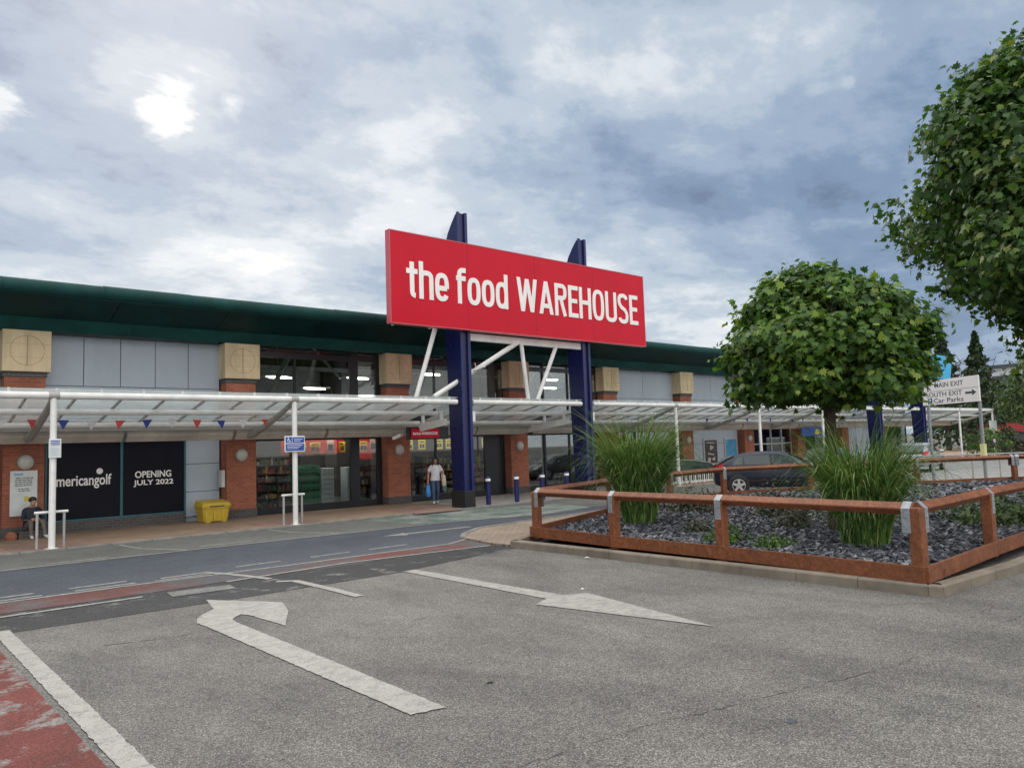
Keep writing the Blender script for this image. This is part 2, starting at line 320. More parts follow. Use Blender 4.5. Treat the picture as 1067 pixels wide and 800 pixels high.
    plain('poster_white', (.62, .66, .66), .5, 0, .1, 5); plain('ink', (.05, .055, .07), .6)
    plain('sign_blue', (.022, .075, .36), .4, 0, .1, 5); plain('sign_lightblue', (.05, .38, .66), .45, 0, .06, 1)
    plain('letter_blue', (.25, .42, .60), .45, 0, .1, 2)
    plain('poster_yellow', (.62, .48, .05), .5, 0, .15, 6); plain('poster_red', (.34, .03, .025), .5, 0, .3, 3)
    for nm, c in (('paper_yellow', (.75, .58, .06)), ('paper_red', (.50, .03, .025)), ('paper_cream', (.60, .52, .42))):
        t = NT(nm); col = t.ramp(t.noise(5, 4), [(.3, tuple(x*.85 for x in c)), (.7, tuple(min(1, x*1.1) for x in c))]); tl = t.n('ShaderNodeBsdfTranslucent'); t.l(col, tl.inputs[0]); t.done(col, .6, 0, .1)
        ms = t.n('ShaderNodeMixShader'); ms.inputs[0].default_value = .6; t.l(t.p.outputs[0], ms.inputs[1]); t.l(tl.outputs[0], ms.inputs[2]); t.l(ms.outputs[0], t.t.nodes['Material Output'].inputs[0])
    plain('pennant_red', (.52, .08, .07), .7, 0, .15, 8); plain('pennant_pink', (.62, .25, .23), .7, 0, .15, 8); plain('pennant_blue', (.03, .05, .27), .7, 0, .15, 8); plain('pennant_white', (.6, .6, .62), .7, 0, .1, 8)
    plain('interior_grey', (.33, .35, .38), .8, 0, .25, .5); plain('interior_dark', (.05, .042, .038), .8, 0, .3, .8); plain('shop_floor', (.10, .10, .105), .35, 0, .2, 1)
    plain('crate_green', (.02, .16, .085), .5, 0, .15, 4); plain('fridge_white', (.46, .50, .51), .4, 0, .08, 2)
    t = NT('goods'); g = t.n('ShaderNodeNewGeometry')
    t.done(t.ramp(g.outputs['Random Per Island'], [(0, (.20, .02, .02)), (.15, (.03, .03, .035)), (.32, (.24, .16, .03)), (.42, (.25, .23, .2)), (.5, (.025, .08, .03)), (.65, (.20, .06, .02)), (.8, (.03, .03, .03)), (1, (.03, .03, .10))], 'CONSTANT'), .5)
    plain('art_dark', (.035, .025, .03), .4, 0, .6, 3); plain('art_blue', (.05, .28, .50), .4, 0, .4, 1.2); plain('art_green', (.10, .25, .05), .4, 0, .5, 4); plain('art_cream', (.45, .38, .30), .4, 0, .3, 4)
    plain('shop_red', (.30, .02, .025), .5, 0, .2, 1); plain('shop_green', (.02, .22, .14), .5, 0, .2, 1); plain('shop_dark', (.02, .016, .018), .6, 0, .4, 1)
    plain('far_white', (.55, .56, .58), .6, 0, .1, .3); plain('far_window', (.06, .07, .09), .3); plain('sleeve_yellow', (.62, .62, .28), .6, 0, .1, 5)
    plain('totem_orange', (.50, .16, .09), .6); plain('hood_green', (.03, .055, .05), .25, 0, .2, 2)
    emis('tube_light', (1, .94, .84), 25.0); emis('down_light', (1, .9, .75), 5.0)
make_materials()

# ------------------------------------------------------------------ building helpers
class MB:
    """collects faces in world coordinates; build() links ONE mesh object"""
    def __init__(s): s.v = []; s.f = []; s.mi = []; s.m = 0
    def vert(s, p): s.v.append(tuple(p)); return len(s.v)-1
    def face(s, pts, mi=None):
        i = [s.vert(p) for p in pts]; s.f.append(i); s.mi.append(s.m if mi is None else mi)
    def hexa(s, p):                       # p: 4 bottom then 4 top points
        b = len(s.v); s.v += [tuple(q) for q in p]
        for q in ((3, 2, 1, 0), (4, 5, 6, 7), (0, 1, 5, 4), (1, 2, 6, 5), (2, 3, 7, 6), (3, 0, 4, 7)):
            s.f.append([b+k for k in q]); s.mi.append(s.m)
        return s
    def box(s, x0, x1, y0, y1, z0, z1):
        return s.hexa([(x0, y0, z0), (x1, y0, z0), (x1, y1, z0), (x0, y1, z0), (x0, y0, z1), (x1, y0, z1), (x1, y1, z1), (x0, y1, z1)])
    def cbox(s, x0, x1, y0, y1, z0, z1, b=.02):   # box with chamfered vertical and top edges
        def ring(i, z): return [(x0+i, y0, z), (x1-i, y0, z), (x1, y0+i, z), (x1, y1-i, z), (x1-i, y1, z), (x0+i, y1, z), (x0, y1-i, z), (x0, y0+i, z)]
        r1 = ring(b, z0); r2 = ring(b, z1-b); cx, cy = (x0+x1)/2, (y0+y1)/2
        r3 = [(p[0]+(b if p[0] < cx else -b)*.9, p[1]+(b if p[1] < cy else -b)*.9, z1) for p in r2]
        s.loft([r1, r2, r3]); return s
    def beam(s, a, b, w, h, up=(0, 0, 1)):
        a, b = Vector(a), Vector(b); d = (b-a).normalized(); u = Vector(up)
        r = d.cross(u)
        if r.length < 1e-4: r = d.cross(Vector((0, 1, 0)))
        r.normalize(); u = r.cross(d).normalized(); r *= w/2; u *= h/2
        return s.hexa([a-r-u, a+r-u, b+r-u, b-r-u, a-r+u, a+r+u, b+r+u, b-r+u])
    def loft(s, rings, caps=True, closed=True):
        n = len(rings[0]); b = len(s.v)
        for r_ in rings: s.v += [tuple(p) for p in r_]
        for k in range(len(rings)-1):
            for i in range(n if closed else n-1):
                j = (i+1) % n
                s.f.append([b+k*n+i, b+k*n+j, b+(k+1)*n+j, b+(k+1)*n+i]); s.mi.append(s.m)
        if caps:
            s.f.append([b+i for i in reversed(range(n))]); s.mi.append(s.m)
            e = b+(len(rings)-1)*n; s.f.append([e+i for i in range(n)]); s.mi.append(s.m)
        return s
    def tube(s, pts, rad, n=10, caps=True):
        pts = [Vector(p) for p in pts]; rs = rad if isinstance(rad, (list, tuple)) else [rad]*len(pts); rings = []; pu = None
        for k, p in enumerate(pts):
            d = (pts[min(k+1, len(pts)-1)]-pts[max(k-1, 0)]).normalized()
            if pu is None: pu = d.cross(Vector((0, 0, 1)) if abs(d.z) < .9 else Vector((0, 1, 0))).normalized()
            a = (pu-d*pu.dot(d)).normalized(); pu = a; c = d.cross(a)
            rings.append([p+(a*math.cos(t)+c*math.sin(t))*rs[k] for t in [2*math.pi*i/n for i in range(n)]])
        return s.loft(rings, caps)
    def lathe(s, c, axis, prof, n=16):   # prof: (radius, distance along axis)
        ax = Vector(axis).normalized(); a = ax.cross(Vector((0, 0, 1)) if abs(ax.z) < .9 else Vector((1, 0, 0))).normalized(); b = ax.cross(a); c = Vector(c)
        return s.loft([[c+ax*t+(a*math.cos(q)+b*math.sin(q))*r_ for q in [2*math.pi*i/n for i in range(n)]] for r_, t in prof])
    def prism(s, poly, vec):
        v = Vector(vec); return s.loft([[Vector(p) for p in poly], [Vector(p)+v for p in poly]])
    def torus(s, c, axis, R_, r_, n=24, m=6, a0=0, a1=2*math.pi):
        ax = Vector(axis).normalized(); a = ax.cross(Vector((0, 0, 1)) if abs(ax.z) < .9 else Vector((1, 0, 0))).normalized(); b = ax.cross(a); c = Vector(c)
        return s.tube([c+(a*math.cos(t)+b*math.sin(t))*R_ for t in [a0+(a1-a0)*i/n for i in range(n+1)]], r_, m)
    def build(s, name, mats, parent=None, smooth=False, loc=None):
        org = Vector(loc) if loc is not None else Vector((0, 0, 0))
        if parent is not None: org = Vector(parent['_org'])
        me = bpy.data.meshes.new(name)
        me.from_pydata([(v[0]-org.x, v[1]-org.y, v[2]-org.z) for v in s.v], [], s.f)
        for m in (mats if isinstance(mats, (list, tuple)) else [mats]): me.materials.append(MATS[m])
        me.polygons.foreach_set('material_index', s.mi)
        if smooth: me.polygons.foreach_set('use_smooth', [True]*len(me.polygons))
        bm = bmesh.new(); bm.from_mesh(me); bmesh.ops.recalc_face_normals(bm, faces=bm.faces[:]); bm.to_mesh(me); bm.free()
        if smooth:
            try: me.set_sharp_from_angle(angle=R(38))
            except Exception: pass
        o = bpy.data.objects.new(name, me); COL.objects.link(o)
        if parent is not None: o.parent = parent
        else: o.location = org
        o['_org'] = tuple(org); return o

def tag(o, label, cat, group=None):
    o['label'] = label; o['category'] = cat
    if group: o['group'] = group
    return o
def thing(name, label, cat, loc=(0, 0, 0), group=None):
    o = bpy.data.objects.new(name, None); COL.objects.link(o); o.location = loc; o['_org'] = tuple(loc); o.empty_display_size = .2
    return tag(o, label, cat, group)
def struct(mb, name, mats, kind='structure', **k):
    o = mb.build(name, mats, **k); o['kind'] = kind; return o
def copy_tree(o, parent=None):
    c = o.copy(); COL.objects.link(c)
    if parent is not None: c.parent = parent
    for ch in list(o.children): copy_tree(ch, c)
    return c
def sheet(poly, z, name, mat):
    m = MB(); m.face([(x, y, z) for x, y in poly]); return struct(m, name, mat)
def text_mb(s, x0, x1, z0, z1, y, depth=.02, bold=0.0, mb=None, frame=None):
    """text facing -Y (or laid in frame (origin, right, up)), fitted to the box x0..x1, z0..z1"""
    cu = bpy.data.curves.new('text', 'FONT'); cu.body = s; cu.offset = bold; cu.resolution_u = 4; cu.size = 1; cu.extrude = .5
    ob = bpy.data.objects.new('text', cu); COL.objects.link(ob)
    dg = bpy.context.evaluated_depsgraph_get(); dg.update(); me = bpy.data.meshes.new_from_object(ob.evaluated_get(dg))
    vs = [v.co.copy() for v in me.vertices]; fs = [list(p.vertices) for p in me.polygons]
    bpy.data.objects.remove(ob); bpy.data.curves.remove(cu); bpy.data.meshes.remove(me)
    ax, bx = min(v.x for v in vs), max(v.x for v in vs); az, bz = min(v.y for v in vs), max(v.y for v in vs)
    mb = mb or MB(); b = len(mb.v)
    for v in vs:
        u = x0+(v.x-ax)/(bx-ax)*(x1-x0); w = z0+(v.y-az)/(bz-az)*(z1-z0); d = (v.z+.5)*depth
        if frame:
            o, r_, up = frame; n_ = r_.cross(up); p = o+r_*u+up*w+n_*d; mb.v.append(tuple(p))
        else: mb.v.append((u, y-d, w))
    for f in fs: mb.f.append([b+i for i in f]); mb.mi.append(mb.m)
    return mb

# ================================================================== GROUND, ROAD, PAVEMENTS
PZ = 0.05                      # pavement level by the shops
FX = 15.0
def build_ground():
    m = MB(); m.face([(-700, -700, 0), (1500, -700, 0), (1500, 900, 0), (-700, 900, 0)]); struct(m, 'car_park_ground', 'asphalt_pale')
    # the access road along the shops
    sheet([(-60, 13.30), (10.55, 13.30), (10.75, 13.85), (12.2, 14.95), (13.7, 15.25), (22, 16.0), (26, 15.6), (34.5, 10.8), (44, 4), (90, -26), (130, -20), (100, 20.2), (60, 17.2), (-60, 17.25)], .004, 'road', 'asphalt_road')
    sheet([(-60, 17.25), (60, 17.2), (100, 20.2), (-60, 20.2)], .008, 'parking_bay_strip', 'asphalt_bay')
    sheet([(11.6, 19.95), (15.0, 19.98), (18.6, 19.0), (18.0, 16.7), (15.2, 16.35), (11.9, 17.3)], .011, 'green_road_surface', 'green_surface')
    sheet([(-60, 10.95), (1.65, 10.97), (4.2, 10.85), (7.1, 10.90), (9.4, 11.42), (10.5, 11.62), (10.6, 12.20), (10.03, 12.33), (9, 12.42), (-60, 12.45)], .004, 'tarmac_patch', 'asphalt_dark')
    sheet([(-60, 12.40), (3.0, 12.40), (4.3, 12.42), (4.0, 13.31), (-60, 13.32)], .008, 'red_cycle_strip', 'red_surface'); sheet([(6.1, 12.58), (7.0, 12.62), (10.05, 12.26), (10.60, 13.5), (9.8, 13.15), (6.5, 13.22)], .008, 'red_cycle_strip', 'red_surface'); sheet([(4.3, 12.42), (6.1, 12.58), (6.5, 13.22), (4.0, 13.31)], .008, 'worn_cycle_strip', 'red_surface_gone')
    sheet([(3.72, 11.74), (4.62, 11.66), (4.68, 12.07), (3.78, 12.20)], .012, 'repair_patch', 'asphalt_light')
    sheet([(-12, -6), (.55, -6), (1.40, 5.6), (1.40, 10.9), (-12, 10.9)], .004, 'red_bay_surface', 'red_surface_worn')
    sheet([(33.2, 11.6), (37, 7.6), (52, 0), (100, -12), (180, 10), (150, 30), (62, 19.9), (40, 19.6)], .009, 'concrete_lane', 'concrete_lane')

    rj = random.Random(31)
    def ragged(poly, z, step=.05, amp=.0035):
        out = []
        for a, b in zip(poly, poly[1:]+poly[:1]):
            n_ = max(1, int(math.dist(a, b)/step))
            for k in range(n_): out.append((a[0]+(b[0]-a[0])*k/n_+(rj.gauss(0, amp) if n_ > 1 else 0), a[1]+(b[1]-a[1])*k/n_+(rj.gauss(0, amp) if n_ > 1 else 0), z))
        return out
    def line(pts, w, z, name='road_marking', mat='road_paint_thin'):
        m = MB(); P = [Vector((x, y, z)) for x, y in pts]
        L_, R_ = [], []
        for k, p in enumerate(P):
            d = (P[min(k+1, len(P)-1)]-P[max(k-1, 0)]).normalized(); n_ = Vector((-d.y, d.x, 0))*w/2
            L_.append(p+n_); R_.append(p-n_)
        m.face(ragged([(p.x, p.y) for p in R_]+[(p.x, p.y) for p in reversed(L_)], z))
        return struct(m, name, mat)
    # lines beside the red strip, with the broken runs of the photograph
    line([(-40, 13.36), (3.8, 13.36), (6.2, 13.24), (9.75, 13.18), (10.5, 13.55)], .09, .0125)
    line([(-40, 12.36), (3.42, 12.12)], .10, .0125); line([(4.75, 12.40), (7.0, 12.60), (10.1, 12.24)], .09, .0125)
    for a, b in ((1.2, 2.36), (2.84, 3.68)):
        line([(a, 13.90), (b, 13.90)], .10, .009); line([(a+.02, 13.58), (b+.06, 13.58)], .09, .009)
    line([(4.16, 13.72), (4.95, 13.72)], .10, .009); line([(4.0, 13.52), (5.0, 13.50)], .07, .009)
    for a, b in ((5.5, 6.36), (6.96, 7.82), (8.25, 9.18)): line([(a, 13.9), (b, 13.92)], .09, .009)
    # the painted line that bends off the road and stops in the car park
    line([(4.86, 13.72), (5.06, 13.25), (5.22, 12.6), (5.30, 12.2), (5.33, 12.06)], .12, .014, mat='road_paint')
    line([(5.30, 11.75), (5.52, 11.55), (5.54, 10.4), (5.52, 9.58)], .14, .010, mat='road_paint')
    # bays
    line([(-40, 17.32), (5.8, 17.30), (10.5, 17.12), (17.5, 17.0), (60, 17.0)], .10, .0125)
    for x in (-.9, 5.1, 8.75, 13.0): line([(x, 19.9), (x+.12, 18.6), (x+.72, 17.32)], .09, .0125)
    line([(6.2, 17.75), (7.4, 17.72)], .10, .0125); line([(3.2, 17.62), (4.3, 17.6)], .10, .0125)
    line([(14.2, 18.1), (17.4, 17.9)], .09, .015)
    m = MB(); z = .010    # long flat arrow on the road
    m.face([(9.7, 15.72, z), (10.2, 15.42, z), (10.3, 15.56, z), (12.2, 15.50, z), (12.2, 15.66, z), (10.35, 15.76, z), (10.4, 15.9, z)]); struct(m, 'road_arrow_marking', 'road_paint')
    line([(36, 16.4), (50, 15.6), (62, 15.2)], .25, .016, mat='road_paint'); line([(38, 13.4), (52, 10.5)], .25, .016, mat='road_paint')
    # car-park arrows and edge line
    z = .0085
    m = MB()
    m.face(ragged([(3.33, 5.05), (3.62, 4.99), (3.70, 9.35), (3.71, 9.46), (3.75, 9.57), (3.82, 9.66), (3.92, 9.74), (3.98, 9.55), (4.02, 8.69), (4.42, 9.45), (4.62, 10.08), (4.28, 10.62), (3.98, 11.12), (3.80, 10.36), (3.56, 10.12), (3.42, 9.90), (3.35, 9.66), (3.36, 9.42)], z, amp=.0045))
    struct(m, 'turn_arrow_marking', 'road_paint')
    m = MB(); m.face(ragged([(7.12, 10.92), (7.04, 7.42), (6.70, 7.27), (7.14, 4.93), (7.66, 7.27), (7.35, 7.42), (7.36, 10.92)], z, amp=.0045)); struct(m, 'straight_arrow_marking', 'road_paint')
    line([(1.50, -3), (1.535, 5.5), (1.565, 11.15)], .17, .0085, mat='road_paint')

    # open seams and cracks in the car park
    rnd = random.Random(12)
    for pts, w in (([(3.2, 3.77), (4.42, 3.62), (5.78, 3.25), (7.0, 2.95), (8.17, 2.87), (9.7, 2.75)], .009), ([(2.2, 9.4), (2.9, 9.15), (3.3, 9.2)], .02), ([(4.3, 8.0), (5.5, 7.7), (6.4, 7.9)], .012)):
        m = MB(); P = []
        for a, b in zip(pts, pts[1:]):
            n_ = max(2, int(math.dist(a, b)/.07))
            for k in range(n_): u = k/n_; P.append((a[0]+(b[0]-a[0])*u+rnd.gauss(0, .012), a[1]+(b[1]-a[1])*u+rnd.gauss(0, .012)))
        ww = w
        for k in range(len(P)-1):
            ww = max(.002, min(w, ww+rnd.gauss(0, w*.35)))
            if rnd.random() < .18: continue
            (x0, y0), (x1, y1) = P[k], P[k+1]; d = math.dist(P[k], P[k+1]) or 1; nx, ny = -(y1-y0)/d*ww/2, (x1-x0)/d*ww/2
            m.face([(x0-nx, y0-ny, .003), (x1-nx*.8, y1-ny*.8, .003), (x1+nx*.8, y1+ny*.8, .003), (x0+nx, y0+ny, .003)])
        struct(m, 'tarmac_crack', 'soil')
    # shop pavement with its low kerb
    m = MB(); m.box(-60, 15.2, 20.18, 40, -.2, PZ); m.box(15.2, 100, 20.18, 40, -.2, PZ-.002); struct(m, 'shop_pavement', 'paving_tan')
    m = MB(); m.box(16.1, 26.5, 20.2, 24.2, PZ-.02, PZ+.004); struct(m, 'grey_pavement', 'paving_grey')
    m = MB()
    for x, y, w, d in ((3.75, 21.0, 1.5, 1.6), (9.6, 21.0, 1.5, 1.6), (14.3, 20.9, 1.7, 2.4)): m.box(x-w/2, x+w/2, y-d/2, y+d/2, PZ-.02, PZ+.005)
    struct(m, 'pink_paving_inset', 'paving_pink')
    m = MB(); x = -60.0
    while x < 95:
        m.cbox(x, x+.905, 20.03, 20.18, -.2, PZ+.004, .012); x += .915
    struct(m, 'shop_kerb', 'kerb_grey')
    # paved build-out between the planter and the road
    m = MB(); m.prism([(10.19, 12.28, -.2), (10.45, 13.62, -.2), (10.9, 14.15, -.2), (11.9, 14.85, -.2), (13.5, 15.08, -.2), (22, 15.85, -.2), (25.9, 15.45, -.2), (34.3, 10.5, -.2), (43.8, 3.6, -.2), (41, 2.0, -.2), (31.5, 8.8, -.2), (24.5, 12.9, -.2), (21, 14.0, -.2), (14.9, 13.4, -.2), (10.6, 11.75, -.2), (10.2, 11.6, -.2)], (0, 0, .2+.045)); struct(m, 'island_pavement', 'paving_apron')
    m = MB()
    pts = [(10.45, 13.62), (10.9, 14.15), (11.9, 14.85), (13.5, 15.08), (22, 15.85), (25.9, 15.45), (34.3, 10.5), (43.8, 3.6)]
    for a, b in zip(pts, pts[1:]):
        a, b = Vector((*a, .0)), Vector((*b, .0)); d = b-a; n_ = max(1, round(d.length/.9))
        for k in range(n_): m.beam(a+d*(k/n_)+d.normalized()*.005, a+d*((k+1)/n_)-d.normalized()*.005, .13, .12)
    struct(m, 'island_kerb', 'kerb_grey')
build_ground()

# ================================================================== PLANTER
KF = [(10.10, 3.75), (10.14, 11.5)]
PLANT = [(10.28, 4.00), (10.55, 7.05), (10.68, 9.40), (10.93, 11.72), (14.9, 13.2), (18.1, 13.75), (21.2, 14.0), (24.4, 12.75), (27.9, 10.75), (31.2, 8.75), (33.0, 4.3)]
def build_planter():
    m = MB()
    ring = [(10.10, 3.86), (10.20, 3.72), (12.5, 3.55), (33.4, 3.55), (33.6, 4.3), (31.6, 9.0), (28.2, 11.0), (24.5, 13.05), (21.25, 14.3), (18.1, 14.05), (14.8, 13.5), (10.72, 11.98), (10.16, 11.70)]
    cx, cy = 20.0, 8.0
    n = len(ring)
    for i in range(n):
        a, b = Vector((*ring[i], 0)), Vector((*ring[(i+1) % n], 0)); d = b-a; L_ = d.length; k = max(1, round(L_/.914)); dn = d.normalized(); inn = Vector((-dn.y, dn.x, 0))
        if inn.dot(Vector((cx, cy, 0))-a) < 0: inn = -inn
        for j in range(k):
            p = a+d*(j/k)+dn*.004; q = a+d*((j+1)/k)-dn*.004
            sec = lambda o: [o+Vector((0, 0, -.15)), o+Vector((0, 0, .115)), o+inn*.012+Vector((0, 0, .134)), o+inn*.03+Vector((0, 0, .14)), o+inn*.15+Vector((0, 0, .14)), o+inn*.15+Vector((0, 0, -.15))]
            m.loft([sec(p), sec(q)])
    struct(m, 'planter_kerb', 'kerb_stone', smooth=False)
    m = MB(); m.face([(x, y, .20) for x, y in [(10.3, 4.05), (33, 4.1), (31.2, 8.8), (27.9, 10.8), (24.4, 12.8), (21.2, 14.05), (18.1, 13.8), (14.9, 13.3), (10.93, 11.78)]]); struct(m, 'planter_soil', 'soil')
    # slate chips
    m = MB(); poly = [(10.36, 4.1), (33, 4.2), (31.1, 8.7), (27.9, 10.7), (24.4, 12.7), (21.2, 13.95), (18.1, 13.7), (14.9, 13.15), (10.97, 11.68)]
    def inside(x, y):
        c = False; j = len(poly)-1
        for i in range(len(poly)):
            (xi, yi), (xj, yj) = poly[i], poly[j]
            if (yi > y) != (yj > y) and x < (xj-xi)*(y-yi)/(yj-yi)+xi: c = not c
            j = i
        return c
    rnd = random.Random(3)
    cnt = 0
    while cnt < 26000:
        x = 10.3+22.5*rnd.random()**1.9; y = 4.1+9.8*rnd.random()
        if not inside(x, y): continue
        far = x > 17
        cnt += 1
        s_ = rnd.uniform(.022, .062)*(1.7 if far else 1); asp = rnd.uniform(.4, .85); a = rnd.random()*6.28; th = rnd.uniform(.006, .016)
        tx, ty = rnd.gauss(0, .28), rnd.gauss(0, .28); z = .215+rnd.random()*.05
        k = rnd.choice((4, 5, 5, 6)); ring_ = []
        for i in range(k):
            t = 6.283*(i+rnd.uniform(-.25, .25))/k; u, v = math.cos(t)*s_, math.sin(t)*s_*asp
            X = u*math.cos(a)-v*math.sin(a); Y = u*math.sin(a)+v*math.cos(a); ring_.append((x+X, y+Y, z+X*tx+Y*ty))
        m.loft([[(p[0], p[1], p[2]-th) for p in ring_], ring_], caps=False); m.f.append(list(range(len(m.v)-k, len(m.v)))); m.mi.append(0)
    struct(m, 'slate_chippings', 'slate', kind='stuff')
build_planter()

def build_fence():
    org = (10.28, 4.0, .14)
    t = thing('timber_fence', 'orange-brown timber post and rail fence with galvanised straps around the slate planting bed', 'fence', org)
    RZ = 1.045; rs = .082
    rnd = random.Random(11)
    runs = [(0, 1, 2, 3), (3, 4, 5, 6, 7, 8, 9), (0, 11, 12, 13, 14, 15, 16, 10), (9, 10)]
    pts = PLANT + [(13.2, 4.10), (16.3, 4.12), (19.5, 4.15), (22.8, 4.2), (26.2, 4.25), (29.6, 4.28)]
    lastdir = {}
    def railobj(a, b):
        d = (b-a).normalized(); s_ = Vector((-d.y, d.x, 0)); m = MB()
        sec = lambda o: [o+Vector((0, 0, -rs)), o+s_*rs*.93+Vector((0, 0, -.008)), o+s_*rs*.9+Vector((0, 0, .008)), o+Vector((0, 0, rs*.94))+s_*.008, o+Vector((0, 0, rs*.94))-s_*.008, o-s_*rs*.9+Vector((0, 0, .008)), o-s_*rs*.93+Vector((0, 0, -.008))]
        jj = [Vector((0, 0, rnd.uniform(-.006, .006))) for _ in range(3)]
        m.loft([sec(a+jj[0]), sec((a+b)/2+jj[1]), sec(b+jj[2])]); return m.build('rail', 'timber', t)
    def board(a, b, out):
        m = MB(); m.beam(a, b, .045, .20); return m.build('base_board', 'timber', t)
    def strap(p, d, par):
        s_ = Vector((-d.y, d.x, 0)); m = MB(); w = .056; th = .006
        prof = [(-.086, -.30), (-.086, .005), (-.004, rs+.006), (.004, rs+.006), (.086, .005), (.086, -.30)]
        for (x0, z0), (x1, z1) in zip(prof, prof[1:]):
            A = p+s_*x0+Vector((0, 0, z0)); B = p+s_*x1+Vector((0, 0, z1)); n_ = (B-A).cross(d).normalized()*th
            m.hexa([A-d*w, A+d*w, B+d*w, B-d*w, A-d*w+n_, A+d*w+n_, B+d*w+n_, B-d*w+n_])
        for sx in (-1, 1):
            for zz in (-.10, -.24): m.lathe(p+s_*sx*.088+Vector((0, 0, zz)), s_*sx, [(0, 0), (.013, 0), (.011, .009), (0, .010)], 8)
        return m.build('strap', 'galvanised', par)
    def post(p, d, top=RZ+.02):
        s_ = Vector((-d.y, d.x, 0)); h = .078; m = MB()
        def ring(z, k=1.0): return [Vector((p[0], p[1], z))+d*h*k*i+s_*h*k*j for i, j in ((-1, -.86), (-.86, -1), (.86, -1), (1, -.86), (1, .86), (.86, 1), (-.86, 1), (-1, .86))]
        m.loft([ring(.10), ring(top-.06), ring(top-.012, .9), ring(top, .7)]); return m.build('post', 'timber', t)
    done = {}
    for run in runs:
        for i, k in enumerate(run):
            a = Vector((*pts[k], 0)); b = Vector((*pts[run[i+1]], 0)) if i+1 < len(run) else None
            d = ((b-a) if b is not None else (a-Vector((*pts[run[i-1]], 0)))).normalized()
            if k not in done: done[k] = post(pts[k], d)
            ends = i == 0 or i == len(run)-1
            off = d*(.10 if i == 0 else (-.10 if b is None else 0)) if ends else Vector()
            strap(a+off+Vector((0, 0, RZ)), d, done[k])
            if b is not None:
                railobj(a+Vector((0, 0, RZ))+d*(.02), b+Vector((0, 0, RZ))-d*.006)
                s_ = Vector((-d.y, d.x, 0)); s_ = s_ if s_.dot(Vector((20, 8, 0))-a) < 0 else -s_
                board(a+s_*.104+Vector((0, 0, .243))+(s_*0-d*.1 if i == 0 else d*.004), b+s_*.104+Vector((0, 0, .243))-d*.004+(d*.1 if i == len(run)-2 else Vector()), s_)
build_fence()

